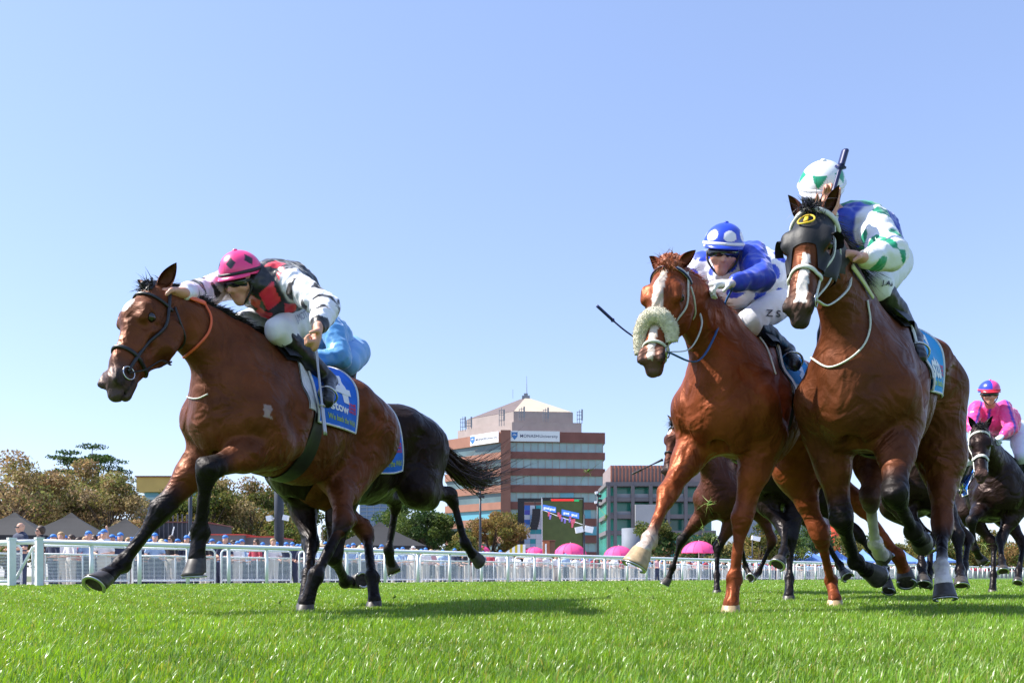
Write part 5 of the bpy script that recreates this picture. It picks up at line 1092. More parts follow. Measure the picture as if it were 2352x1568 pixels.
    pd = np.stack([B.dist(vt, qq) for qq in B.p], 1); part = np.array([qq[5] for qq in B.p])[pd.argmin(1)]
    if 'pattern' in c: C = c['pattern'](vt, nn, part, C, J, c, H)
    newmesh('silks', vt, Q, M_SILK, root, True, C)
    # breeches
    B = Body(); K = B.cone
    K(J['hip'], J['hip'] * .75 + J['chest'] * .25, r(.128), r(.120), n=l, sc=1.15, k=.05)
    for sd_, hp in (('L', hipL), ('R', hipR)):
        K(hp - f * r(.03), hp * .45 + J['kn' + sd_] * .55, r(.108), r(.092), k=.05); K(hp * .5 + J['kn' + sd_] * .5, J['kn' + sd_], r(.098), r(.070), k=.03)
        K(J['kn' + sd_], J['kn' + sd_] * .78 + J['an' + sd_] * .22, r(.070), r(.060), k=.02)
    vt, Q = B.mesh(h); nn = vnormals(vt, Q); vt = vt + nn * (hashn(vt, 30, 4) * .003 + (1 - np.abs(hashn(vt, 22, 7))) * .004)[:, None]
    bc = np.tile(c.get('breech', V(.78, .78, .84)), (len(vt), 1))
    br = newmesh('breeches', vt, Q, M_BREECH, root, True, bc); c['BR'] = B
    for sd_ in 'LR':
        B2 = Body(); k_, a_, t_ = J['kn' + sd_], J['an' + sd_], J['to' + sd_]
        B2.cone(k_ * .88 + a_ * .12, k_ * .5 + a_ * .5, r(.068), r(.062), k=.02); B2.cone(k_ * .5 + a_ * .5, a_, r(.062), r(.044), k=.02)
        B2.cone(a_, t_, r(.043), r(.036), k=.02); B2.ball(a_ - nrm(t_ - a_) * r(.03) - nrm(k_ - a_) * r(.035), r(.032), k=.03)
        v, qd = B2.mesh(h); b = newmesh('boot', v + vnormals(v, qd) * (hashn(v, 60, 2) * .002)[:, None], qd, M_BOOT, root, True)
    # helmet, peak, goggles
    if c.get('helmet'):
        hm, (fw, sd, u2) = dome(hc + up * r(.045) - fd * r(.012), up + fd * .05, fd, r(.122), r(.110), r(.110), c['helmet'], parent=root)
        pk = MB(); ph = np.linspace(-1.15, 1.15, 25); top = []
        o = hc + up * r(.030) - fd * r(.012)
        for t, dz in ((.92, .012), (1.0, .014), (1.12, .008), (1.22, -.002), (1.22, -.008), (1.12, -.001), (.92, .0)):
            kk = 1 + (t - 1) * np.cos(ph * 1.2).clip(0)
            top.append([o + fw * cos(p) * r(.120) * k2 + sd * sin(p) * r(.110) * (k2 if t > 1 else t) + up * r(dz + .0) for p, k2 in zip(ph, kk if t > 1 else np.full(25, t))])
        pk.grid(top); cp = np.concatenate(pk.v); newmesh('peak', cp, pk.f, M_HELMET, hm, True, np.tile(c.get('peak', V(.7, .1, .3)), (len(cp), 1)))
        bb = MB(); a_ = np.linspace(0, 2 * pi, 40); bb.tube([o + up * r(.018) + fw * cos(t) * r(.122) * 1.0 + sd * sin(t) * r(.110) for t in a_], r(.006), 6, cap=False, ref=up, flat=1.6)
        bb.build('helmet_band', mat('band', tuple(c.get('band', V(.02, .02, .02))), rough=.5), hm, True)
        mb = MB(); mb.tube([hc + up * r(.152) - fd * r(.01), hc + up * r(.162) - fd * r(.01)], [r(.016), r(.010)], 10); cv = np.concatenate(mb.v); newmesh('button', cv, mb.f, M_HELMET, hm, True, np.tile(c.get('peak', V(.7, .1, .3)), (len(cv), 1)))
        gg = MB(); ph = np.linspace(-1.05, 1.05, 21); G = []
        for z, rr in ((.022, .098), (.020, .108), (.0, .112), (-.018, .108), (-.026, .098)):
            G.append([hc + s * (fd * (cos(p) * rr) + hsd * sin(p) * rr * .86 + up * (z + (.006 * (1 - abs(p)) if z < 0 else 0))) for p in ph])
        gg.grid(G); go = gg.build('goggles', M_GOGGLE, root, True)
        sb = MB(); a_ = np.linspace(.95, 2 * pi - .95, 30); sb.tube([hc + s * (fd * cos(t) * .104 + hsd * sin(t) * .088 + up * (.0 + .0)) for t in a_], r(.009), 6, flat=.35, ref=[nrm(fd * cos(t) + hsd * sin(t)) for t in a_]); sb.build('goggle_strap', M_STRAPD, go, True)
        cs = MB(); cs.tube(spl([q(.01, .088, .0), q(.035, .070, -.06), q(.05, 0, -.118), q(.035, -.070, -.06), q(.01, -.088, 0)], 20), r(.006), 6); cs.build('chin_strap', M_STRAPD, hm, True)
    c.update(root=root, q=q, fd=fd, hsd=hsd, up=up); return c

def diamonds(vt, nn, centres, a, b, axis_u, C, col, mask=None, facing=.0, S=None):
    for i, (p, nv) in enumerate(centres):
        nv = nrm(nv); uu = nrm(axis_u - nv * (axis_u @ nv)); vv = np.cross(nv, uu); d = vt - p
        m = (np.abs(d @ uu) / a + np.abs(d @ vv) / b < 1) & (nn @ nv > facing) & (np.abs(d @ nv) < .12)
        if mask is not None: m &= mask
        C[m] = col
    return C
def lattice(vt, nn, C, o, U_, W_, du, dw, a, b, col, mask, shape='diamond'):
    """repeat of diamonds or discs printed on a garment, measured along two directions of the garment"""
    x = (vt - o) @ U_ / du; y = (vt - o) @ W_ / dw; row = np.round(y); x = x + .5 * (row % 2); fx = (x - np.round(x)) * du; fy = (y - row) * dw
    m = (np.abs(fx) / a + np.abs(fy) / b < 1) if shape == 'diamond' else ((fx / a) ** 2 + (fy / b) ** 2 < 1)
    C[m & mask] = col; return C
PINK = V(.88, .045, .22); BLK = V(.015, .015, .018); RED = V(.72, .03, .06); WHT = V(.80, .80, .86); BLUE = V(.02, .06, .55); GRN = V(.01, .30, .16); NAVY = V(.015, .03, .22); HPK = V(.85, .06, .28); PUR = V(.10, .03, .40)
def pat_A(vt, nn, part, C, J, c, H):
    ax = nrm(J['chest'] - J['hip']); lat = H['l']; o = J['chest']
    for px, py, w_, h_, rot in ((618, 682, .062, .088, .3), (604, 722, .070, .050, .2), (636, 606, .075, .040, -.2), (668, 706, .05, .05, .1), (655, 632, .035, .05, 0), (585, 690, .05, .06, .2)):
        d = ray(px, py); d = nrm(d); rel = vt - CAM; t_ = rel @ d; off = np.linalg.norm(rel - t_[:, None] * d, axis=1) + (nn @ d > -.1) * 9 + (part != 0) * 9; j = off.argmin()
        if off[j] > .05: continue
        nv = nrm(nn[j]); uu = nrm(V(0, 0, 1) * cos(rot) + V(1, 0, 0) * sin(rot) - nv * (V(sin(rot), 0, cos(rot)) @ nv)); ww = np.cross(nv, uu); dd = vt - vt[j]
        C[(np.abs(dd @ uu) / h_ + np.abs(dd @ ww) / w_ < 1) & (nn @ nv > .1) & (part == 0)] = RED
    for i, sd_ in enumerate('LR'):
        S, E, A = J['sh' + sd_], J['el' + sd_], J['ha' + sd_]; m = (part == 1 + i) | (part == 3 + i)
        t = np.where(np.linalg.norm(vt - S, axis=1) < np.linalg.norm(vt - A, axis=1), (vt - S) @ nrm(E - S), np.linalg.norm(E - S) + (vt - E) @ nrm(A - E))
        ang = np.arctan2((vt - E) @ nrm(np.cross(E - S, V(0, 0, 1))), (vt - E)[:, 2]) * .07
        fx = (t + .05) / .13; row = np.round(fx); fa = ang / .11 + .5 * (row % 2); m2 = np.abs(fx - row) * .13 / .045 + np.abs(fa - np.round(fa)) * .11 / .036 < 1
        C[m & m2] = BLK
    return C
def pat_C(vt, nn, part, C, J, c, H):
    ax = nrm(J['chest'] - J['hip']); m = (part == 0) | (part == 2)
    C = lattice(vt, nn, C, J['chest'] + .02, nrm(V(1, .2, 0)), V(0, 0, 1), .155, .115, .052, .045, BLUE, m, 'disc'); return C
def pat_D(vt, nn, part, C, J, c, H):
    ax = nrm(J['chest'] - J['hip']); m = part == 0; x = (vt - J['chest']) @ ax; y = (vt - J['chest']) @ H['l']
    g = m & (np.sin(x * 17 + 1.0) * np.sin(y * 15 + .6 + x * 4) > .05); C[g] = GRN
    for i, sd_ in enumerate('LR'):
        S, E, A = J['sh' + sd_], J['el' + sd_], J['ha' + sd_]; mm = (part == 1 + i) | (part == 3 + i)
        t = np.where(np.linalg.norm(vt - S, axis=1) < np.linalg.norm(vt - A, axis=1), (vt - S) @ nrm(E - S), np.linalg.norm(E - S) + (vt - E) @ nrm(A - E))
        ang = np.arctan2((vt - E) @ nrm(np.cross(E - S, V(0, 0, 1))), (vt - E)[:, 2])
        C[mm & (np.sin(t * 30 + .8) * np.cos(ang * 2 + 1.0) > .35)] = GRN
    return C
def pat_G(vt, nn, part, C, J, c, H):
    for sd_ in 'LR':
        S, E = J['sh' + sd_], J['el' + sd_]; a = nrm(np.cross(E - S, FWD)); C[(np.abs((vt - S) @ a) < .014) & (part > 0)] = PUR
    C[(np.abs((vt - J['chest']) @ nrm(H['l']) - .09) < .012) & (part == 0)] = PUR
    C[(np.abs((vt - J['chest']) @ nrm(H['l']) + .09) < .012) & (part == 0)] = PUR; return C
def hel_A(x, y, z):
    ang = math.atan2(y, x)
    for a0 in np.arange(-pi + .38, pi, 2 * pi / 6):
        d = (ang - a0 + pi) % (2 * pi) - pi
        if abs(d) * .8 / .23 + abs(z - .52) / .26 < 1: return BLK
    if abs((ang / (2 * pi) * 6 + .0) % 1 - .0) < .012: return PINK * .75
    return PINK
def hel_C(x, y, z):
    ang = math.atan2(y, x)
    for a0 in np.arange(-pi, pi, 2 * pi / 6):
        d = (ang - a0 - .2 + pi) % (2 * pi) - pi
        if (d * .9 / .33) ** 2 + ((z - .40) / .26) ** 2 < 1: return WHT
    return WHT if z < .0 else BLUE
def hel_D(x, y, z):
    ang = math.atan2(y, x)
    for a0 in np.arange(-pi, pi, 2 * pi / 5):
        d = (ang - a0 - .45 + pi) % (2 * pi) - pi; t = (z - .12) / .5
        if 0 < t < 1 and abs(d) < .42 * t: return GRN
    return WHT
def hel_G(x, y, z): return HPK if y > -.08 else V(.03, .06, .6)
def hel_plain(col): return lambda x, y, z: col

RA = make_rider(HA, dict(label='jockey in black and red diamond silks and pink helmet leading on the bay', s=1.03,
    hip=(692, 716, .05), chest=(632, 664), neck=(590, 650), head=(555, 645, .10), shL=(672, 652), elL=(748, 706, -.03), haL=(731, 752, -.12), shR=(530, 650), elR=(470, 672, -.12), haR=(420, 672, -.30),
    knL=(640, 760), knR=(562, 748), anL=(755, 872), toL=(752, 922, -.08), face=V(-.42, -.80, -.42), hup=V(.0, -.1, 1),
    handL=V(-.12, -.25, -1), palmL=V(-.75, -.35, 0), thumbL=V(-.5, -.8, -.2), curlL=1.6, handR=V(-.9, -.35, -.15), palmR=V(.1, -.1, -1), thumbR=V(.2, -1, .2),
    silk=[BLK, WHT, V(.78, .62, .76), WHT, WHT], pattern=pat_A, helmet=hel_A, peak=PINK, band=BLK))
RC = make_rider(HC, dict(label='jockey in white silks with blue spots and spotted blue helmet on the chestnut', s=1.0,
    hip=(1788, 672), chest=(1694, 640), neck=(1672, 615), head=(1660, 580, -.02), shL=(1727, 585), elL=(1748, 640, -.06), haL=(1680, 652, -.10), shR=(1612, 608), elR=(1585, 680), haR=(1530, 752, -.05),
    knL=(1718, 742), knR=(1664, 738), anL=(1808, 806), toL=(1826, 838, -.06), face=V(-.12, -.9, -.34), hup=V(.08, -.1, 1),
    handL=V(-1, -.25, -.1), palmL=V(0, .3, -1), thumbL=V(0, -1, .2), gloveL=V(.74, .74, .78), handR=V(-.8, -.5, .1), palmR=V(.2, .3, -1), thumbR=V(0, -.3, 1),
    silk=[WHT, BLUE, WHT, BLUE, WHT], pattern=pat_C, helmet=hel_C, peak=BLUE, band=WHT))
RD = make_rider(HD, dict(label='jockey in green, blue and white silks and white helmet on the blinkered bay', s=1.05,
    hip=(1999, 612, .05), chest=(1962, 540), neck=(1935, 515), head=(1886, 448, .12), shL=(2000, 512), elL=(2046, 585, -.08), haL=(1982, 594, -.10), shR=(1895, 530), elR=(1880, 560), haR=(1905, 492, -.02),
    knL=(2010, 655), knR=(1930, 650), anL=(2098, 778), toL=(2112, 822, -.06), face=V(-.25, -.80, -.62), hup=V(-.05, -.3, 1),
    handL=V(-1, -.2, .15), palmL=V(0, .2, -1), thumbL=V(0, -1, .2), handR=V(.05, -.1, 1), palmR=V(-.2, -1, 0), thumbR=V(-1, 0, .2),
    silk=[BLUE * .8, WHT, WHT, V(.72, .72, .55), V(.72, .72, .55)], pattern=pat_D, helmet=hel_D, peak=WHT, band=WHT))
RG = make_rider(HG, dict(label='jockey in hot pink silks with purple seams at the right edge', s=1.0, h=.012,
    hip=(2318, 985), chest=(2285, 962), neck=(2276, 935), head=(2272, 905, -.05), shL=(2306, 935), elL=(2322, 985, -.1), haL=(2300, 1002, -.1), shR=(2243, 935), elR=(2232, 980, -.1), haR=(2258, 1004, -.1),
    face=V(-.12, -.95, -.2), gloveL=V(.74, .78, .9), silk=[HPK, HPK, HPK, HPK, HPK], pattern=pat_G, helmet=hel_G, peak=RED, band=RED, breech=V(.7, .74, .85)))
RB = make_rider(HB, dict(knL=(800, 835), anL=(792, 905), toL=(782, 950), knR=(720, 830), anR=(735, 900), toR=(730, 940), label='jockey in light blue, only the raised seat showing behind the leading jockey', s=.98, h=.01,
    hip=(786, 812), chest=(712, 768), neck=(688, 750), head=(664, 726, .25), silk=[V(.10, .32, .62)] * 5, breech=V(.16, .36, .66), helmet=hel_plain(V(.1, .3, .6)), peak=V(.1, .3, .6)))
for _H, _n, _c in ((HE, 'small bay seen between the chestnut legs', V(.5, .1, .1)), (HF, 'near black horse behind the chestnut', V(.5, .4, .05)), ):
    _r = make_rider(_H, dict(label='jockey hidden from the front riding the ' + _n, s=.96, h=.016, silk=[_c] * 5, helmet=hel_plain(_c), peak=_c, face=V(-.4, -.85, -.3)))
# ------------------------------------------------------------------ tack and whips
def ray_hit(B, px, py, y0, y1, n=120):
    px = np.atleast_1d(np.asarray(px, float)); py = np.atleast_1d(np.asarray(py, float))
    d = np.stack([(px - 1176) / FQ, np.ones_like(px), (1322 - py) / FQ], -1); t = np.linspace(y0, y1, n)
    X = CAM + d[:, None, :] * t[None, :, None]; F_ = B.eval(X) < 0; i = F_.argmax(1); ok = F_.any(1); b = t[i]; a = t[np.maximum(i - 1, 0)]
    for _ in range(7):
        m = (a + b) / 2; g = B.eval(CAM + d * m[:, None]) < 0; b = np.where(g, m, b); a = np.where(g, a, m)
    return CAM + d * b[:, None], ok
def px_strap(c, name, pts, m, w=.014, th=.004, y0=3, y1=7, out=.005, parent=None):
    pts = spl(np.array(pts, float), 26); S, ok = ray_hit(c['B'], pts[:, 0], pts[:, 1], y0, y1); S = S[ok]
    e = .004; N = np.stack([c['B'].eval(S + V(e, 0, 0)) - c['B'].eval(S - V(e, 0, 0)), c['B'].eval(S + V(0, e, 0)) - c['B'].eval(S - V(0, e, 0)), c['B'].eval(S + V(0, 0, e)) - c['B'].eval(S - V(0, 0, e))], -1)
    N /= np.linalg.norm(N, axis=1)[:, None]; mb = MB(); mb.tube(S + N * out, w / 2, 8, flat=th / w * 2, ref=N); return mb.build(name, m, parent or c['root'], True)
def decal(B, name, txt, px, py, wpx, hpx, rot, m, parent, y0, y1, bold=.0):
    v, f = text_mesh(txt, 1, bold); v = v[:, :2] - v[:, :2].mean(0); ext = v.max(0) - v.min(0); v = v / ext * [wpx, hpx]
    a = radians(rot); X = px + v[:, 0] * cos(a) + v[:, 1] * sin(a); Y = py + v[:, 0] * sin(a) - v[:, 1] * cos(a)
    S, ok = ray_hit(B, X, Y, y0, y1); d = S - CAM; d /= np.linalg.norm(d, axis=1)[:, None]
    f = [q for q in f if all(ok[i] for i in q)]
    return newmesh(name, S - d * .014, f, m, parent, False)
def saddlery(c, cloth=M_CLOTH, number='4', word='stow', x0=-.20, x1=-.64, bot=1.72, lower=True, detail=True, big=0):
    nu, nv = (22, 60) if detail else (8, 24)
    pad, _ = patch(c, 'saddle_pad', -.05, -.34, 1.22, -1.55, 1.55, M_WPAD, .012, nu // 2, nv, solid=.01, xfun=lambda U, A: U + .05 * np.abs(A) ** 2 * .5 - .06)
    gth, _ = patch(c, 'girth', -.10, -.22, 1.20, -pi, pi, M_PAD, .010, 6, 60, solid=.008, xfun=lambda U, A: U - .03 + .0 * A)
    ob, S = patch(c, 'saddle_cloth', x0, x1, 1.22, -bot, bot, cloth, .026, nu, nv, edge=.007, edge_m=M_WPAD, solid=.008, xfun=lambda U, A: U - .02 * np.cos(A * 2))
    sd, _ = patch(c, 'saddle', .0, -.42, 1.22, -.62, .62, M_PAD, .045, 12, 24, solid=.03)
    if detail:
        v, f = text_mesh(number, 1, .035); on_patch(c, S, v[:, :2], f, 'cloth_number', M_LETTER_W, .36, .86, .835, .655, ob)
        v, f = text_mesh(word, 1, .03); on_patch(c, S, v[:, :2], f, 'cloth_lettering', M_LETTER_W, .26, .74, .905 + .02 * big, .855 - .05 * big, ob)
        v, f = text_mesh('We back the Wild', 1, .012); on_patch(c, S, v[:, :2], f, 'cloth_slogan', M_LETTER_Y, .20, .93, .965, .93, ob)
        for k in range(3):
            v, f = text_mesh(('THE', 'ONE', 'RACE')[k], 1, .03); on_patch(c, S, v[:, :2], f, 'cloth_mark', M_LETTER_R, .76, .95, .842 + k * .022, .825 + k * .022, ob)
    return ob, S
def rein(c, name, pts, m, w=.012, n=24):
    mb = MB(); mb.tube(spl(pts, n), w / 2, 6, flat=.5); return mb.build(name, m, c['root'], True)
def stirrup(c, R, y):
    for sd in 'LR':
        t = R['J']['to' + sd] * .7 + R['J']['an' + sd] * .3; a = np.linspace(0, 2 * pi, 20); f_, u_ = nrm(R['J']['to' + sd] - R['J']['an' + sd]), c['u']
        mb = MB(); mb.tube([t + c['l'] * cos(k) * .058 + nrm(np.cross(f_, c['l'])) * sin(k) * .055 for k in a], .006, 6, cap=False)
        st = mb.build('stirrup', M_STEEL, c['root'], True)
def whip(name, label, a, b, m, r=.010, thick_end=None, mid=None, group='riding whips'):
    a, b = np.asarray(a, float), np.asarray(b, float); pts = spl([a, (a + b) / 2 + (mid if mid is not None else 0), b], 30); t = np.linspace(0, 1, 30)
    rr = r * (1.15 - .55 * np.clip(t * 3, 0, 1)) + r * 1.1 * (t > .72)
    mb = MB(); mb.tube(pts[:22], rr[:22], 10); root = mb.build(name, m, None, True); tag(root, label, 'riding whip', group)
    fb = MB(); fb.tube(pts[21:], np.full(9, r * 1.75), 10, flat=.55); fb.build('padded_flap', m, root, True)
    g = MB(); g.tube([pts[0], pts[0] + nrm(pts[0] - pts[1]) * .012], [r * 1.5, r * 1.2], 10); g.build('handle_cap', m, root, True); return root

for c_, R_, d_ in ((HA, RA, 1), (HC, RC, 1), (HD, RD, 1), (HG, RG, 1), (HB, RB, 1), (HE, None, 0), (HF, None, 0), (HH, None, 0)):
    pass
obA, SA = saddlery(HA); obB, SB = saddlery(HB, number='6', word='stow', x0=-.12, x1=-.57, bot=2.1)
obC, SCl = saddlery(HC, M_CLOTHL, number='9', x0=-.13); obD, SDl = saddlery(HD, M_CLOTHL, number='7', word='stow', big=1, x0=-.15)
saddlery(HG, detail=False); saddlery(HE, detail=False); saddlery(HF, detail=False)
for c_, R_ in ((HA, RA), (HC, RC), (HD, RD)): stirrup(c_, R_, 1)
M_BRB = M_LEATHB; M_BRW = M_WHITELEA
bridle(HA, M_BRB, w=.017, nose=.40)
bridle(HC, M_BRW, w=.014, nose=.49, brow=False); bridle(HD, M_BRW, w=.019, nose=.37, brow=False)
bridle(HG, M_BRW, w=.03, nose=.36); bridle(HB, M_BRB); bridle(HE, M_BRB); bridle(HF, M_BRB); bridle(HH, M_BRB)
# A: orange rubber reins looped over the neck, black rein under the jaw
ring = lambda c, y: on_head(c, .505, y * 1.75, .010)
hL, hR = RA['J']['haL'], RA['J']['haR']
px_strap(HA, 'rein', [(398, 668), (430, 685), (468, 700)], M_ORANGE, .034, .008, 3.4, 6, .012)
px_strap(HA, 'rein', [(468, 700), (482, 730), (477, 762), (455, 790), (424, 818)], M_ORANGE, .014, .006, 3.4, 6, .010)
rein(HA, 'rein', [ring(HA, 1), P(335, 848, 4.12), P(370, 828, 4.2), P(392, 838, 4.28)], M_LEATHB, .014)
rein(HA, 'rein', [P(370, 828, 4.2), P(388, 834, 4.26), P(392, 830, 4.3), P(360, 845, 4.2), ring(HA, 1)], M_LEATHB, .010)
px_strap(HA, 'breastplate', [(412, 900), (432, 912), (455, 915), (478, 905)], M_WHITELEA, .008, .004, 3.4, 6, .004)
# C: sheepskin noseband, blue browband and reins
t_ = np.linspace(-1.8, 1.8, 60); sp_ = np.array([on_head(HC, .355 + .045 * a_ * a_, a_, HC['q'](.026)) for a_ in t_])
M_FLEECE = mat('sheepskin', (.74, .68, .52), rough=1, noise=.18, nscale=60, bump=1.0, bscale=160, sheen=.4)
mb_ = MB(); mb_.tube(spl(sp_[::6], 60), HC['q'](.042) * (1 - .22 * np.abs(np.linspace(-1, 1, 60)) ** 4), 26); fl = mb_.build('sheepskin_noseband', M_FLEECE, HC['root'], True)
vv = np.array([v_.co[:] for v_ in fl.data.vertices]); nn_ = np.array([v_.normal[:] for v_ in fl.data.vertices]); rr_ = np.random.RandomState(2)
vv = vv + nn_ * (rr_.uniform(-.0015, .002, (len(vv), 1)) + hashn(vv, 40)[:, None] * .0015); fl.data.vertices.foreach_set('co', vv.astype(np.float32).ravel())
k_ = 3800; ii_ = rr_.randint(0, len(vv), k_); dd_ = nn_[ii_] + rr_.normal(0, .5, (k_, 3)); dd_ /= np.linalg.norm(dd_, axis=1)[:, None]
hairs('fleece', fl, M_FLEECE, vv[ii_], dd_, .0055, .003, n=3, curl=.5, seed=8)
strap(HC, 'browband', loop_pts(HC, .03, -1.7, 1.7, 17, .008), M_BRW, HC['q'](.022), HC['q'](.008)); strap(HC, 'browband', loop_pts(HC, .037, -1.7, 1.7, 17, .012), mat('strap_navy', (.02, .04, .16), rough=.5), HC['q'](.010), HC['q'](.006))
M_REINB = mat('rein_blue', (.02, .10, .30), rough=.5)
rein(HC, 'rein', [ring(HC, 1), P(1600, 830, 4.45), P(1640, 775, 4.6), P(1664, 700, 4.75), RC['J']['haL'] + V(0, -.02, -.03)], M_REINB, .016)
rein(HC, 'rein', [ring(HC, 1), P(1585, 800, 4.4), P(1612, 745, 4.5), P(1600, 700, 4.6)], M_BRW, .012)
# D: black blinker hood with a numbered forehead patch, white straps
hx = np.linspace(.0, 1, 24); ha = np.linspace(-pi, pi, 73); G = []
for t in hx:
    row = []
    for a_ in ha:
        end = .255 + .085 * np.clip((abs(a_) - .45) / .5, 0, 1) - .10 * np.clip((abs(a_) - 1.9) / .6, 0, 1)
        row.append(on_head(HD, -.02 + (end + .02) * t, a_, .008))
    G.append(row)
G = np.array(G); fs = []; e_ = [HD['H'](.197, -.017, y * .074) for y in (-1, 1)]
for i in range(23):
    for j in range(72):
        cc = G[i:i + 2, j:j + 2].reshape(-1, 3).mean(0)
        if min(np.linalg.norm(cc - q_) for q_ in e_) > HD['q'](.056): fs.append((i * 73 + j, i * 73 + j + 1, (i + 1) * 73 + j + 1, (i + 1) * 73 + j))
M_HOOD = mat('hood_black', (.010, .010, .012), rough=.55, spec=.35, bump=.15, bscale=30)
hood = newmesh('blinker_hood', G.reshape(-1, 3), fs, M_HOOD, HD['root'], True)
for y in (-1, 1):
    e = HD['H'](.197, -.017, y * .082); ax = nrm(HD['lh'] * y * .8 + HD['n'] * .3 + HD['a'] * .3); s1 = nrm(-HD['a'] - ax * (-HD['a'] @ ax)); s2 = np.cross(ax, s1); Gc = []
    for t in np.linspace(0, 1, 6):
        Gc.append([e + ax * HD['q'](.040) * t + (s1 * cos(p) + s2 * sin(p)) * HD['q'](.050 - .004 * t) for p in np.linspace(-1.35, 1.35, 18)])
    mb_ = MB(); mb_.grid(Gc); g2 = np.array(Gc); g2 = g2 + (g2 - e) * .08; mb_.grid(g2); mb_.build('blinker_cup', M_HOOD, hood, True)
M_YEL = mat('patch_yellow', (.75, .50, .02), rough=.6)
a_ = np.linspace(0, 2 * pi, 33); mb_ = MB(); ec_ = on_head(HD, .125, 0, .016); e1_ = on_head(HD, .085, 0, .016); e2_ = on_head(HD, .165, 0, .016); eu_ = nrm(e2_ - e1_); en_ = nrm(HD['n'] - eu_ * (HD['n'] @ eu_)); mb_.tube([ec_ + en_ * .004 + HD['lh'] * .036 * cos(t) + eu_ * .040 * sin(t) - en_ * .006 * cos(t) ** 2 for t in a_], .0042, 6, cap=False); mb_.build('hood_emblem', M_YEL, hood, True)
mb_ = MB(); mb_.tube([ec_ + en_ * .004 + eu_ * x for x in (-.020, 0, .020)], .010, 8, flat=.4, ref=en_); mb_.build('hood_emblem', M_YEL, hood, True)
strap(HD, 'browband', loop_pts(HD, .012, -1.75, 1.75, 17, .014), M_BRW, HD['q'](.034), HD['q'](.010))
rein(HD, 'rein', [ring(HD, 1), P(1905, 700, 3.95), P(1950, 660, 4.1), P(1955, 610, 4.2), RD['J']['haL']], M_BRW, .016)
rein(HD, 'rein', [ring(HD, 1), P(1870, 690, 3.85), P(1908, 640, 3.95), P(1906, 580, 4.0)], M_BRW, .012)
px_strap(HD, 'breastplate', [(1990, 690), (1997, 745), (1985, 790), (1950, 825), (1905, 843), (1865, 822)], M_WHITELEA, .010, .005, 3.2, 6.5, .006)
px_strap(HD, 'neck_strap', [(1952, 612), (1975, 645), (2000, 685)], mat('strap_cream', (.55, .55, .30), rough=.6), .030, .006, 3.2, 6.5, .012)
px_strap(HC, 'breastplate', [(1730, 760), (1760, 800), (1780, 860)], M_WHITELEA, .010, .005, 3.2, 6.5, .006)
# initials and marks on clothing and coat
decal(RD['BR'], 'name_lettering', 'J.ALLEN', 2050, 654, 62, 15, 8, M_LETTER_K, RD['root'], 3.8, 6.5, .01)
decal(RC['BR'], 'name_lettering', 'Z S', 1784, 720, 34, 16, 5, M_LETTER_K, RC['root'], 3.8, 6.8, .01)
decal(RA['BR'], 'name_lettering', 'J.MOTT', 692, 728, 34, 22, -25, mat('lettering_grey', (.3, .3, .42), rough=.7), RA['root'], 3.8, 6.5, 0)
# whips
WA = whip('riding_whip', 'silver grey whip pointing down in the left hand of the pink helmeted jockey', P(722, 768, 4.86), P(747, 998, 4.80), M_WHIPG, .0115)
WC = whip('riding_whip', 'navy whip held out left of the sheepskin noseband on the chestnut', P(1500, 800, 5.0), P(1371, 702, 5.0), M_WHIPD, .0085, mid=V(0, 0, -.02))
WD = whip('riding_whip', 'navy whip upright beside the white helmet on the right', P(1903, 480, 4.22), P(1941, 347, 4.2), M_WHIPD, .017)
WE = whip('riding_whip', 'thin dark whip slanting in front of the ribbed office building', P(1520, 1056, 9.7), P(1452, 1088, 9.7), mat('whip_black', (.03, .02, .02), rough=.5), .012)
WG = None
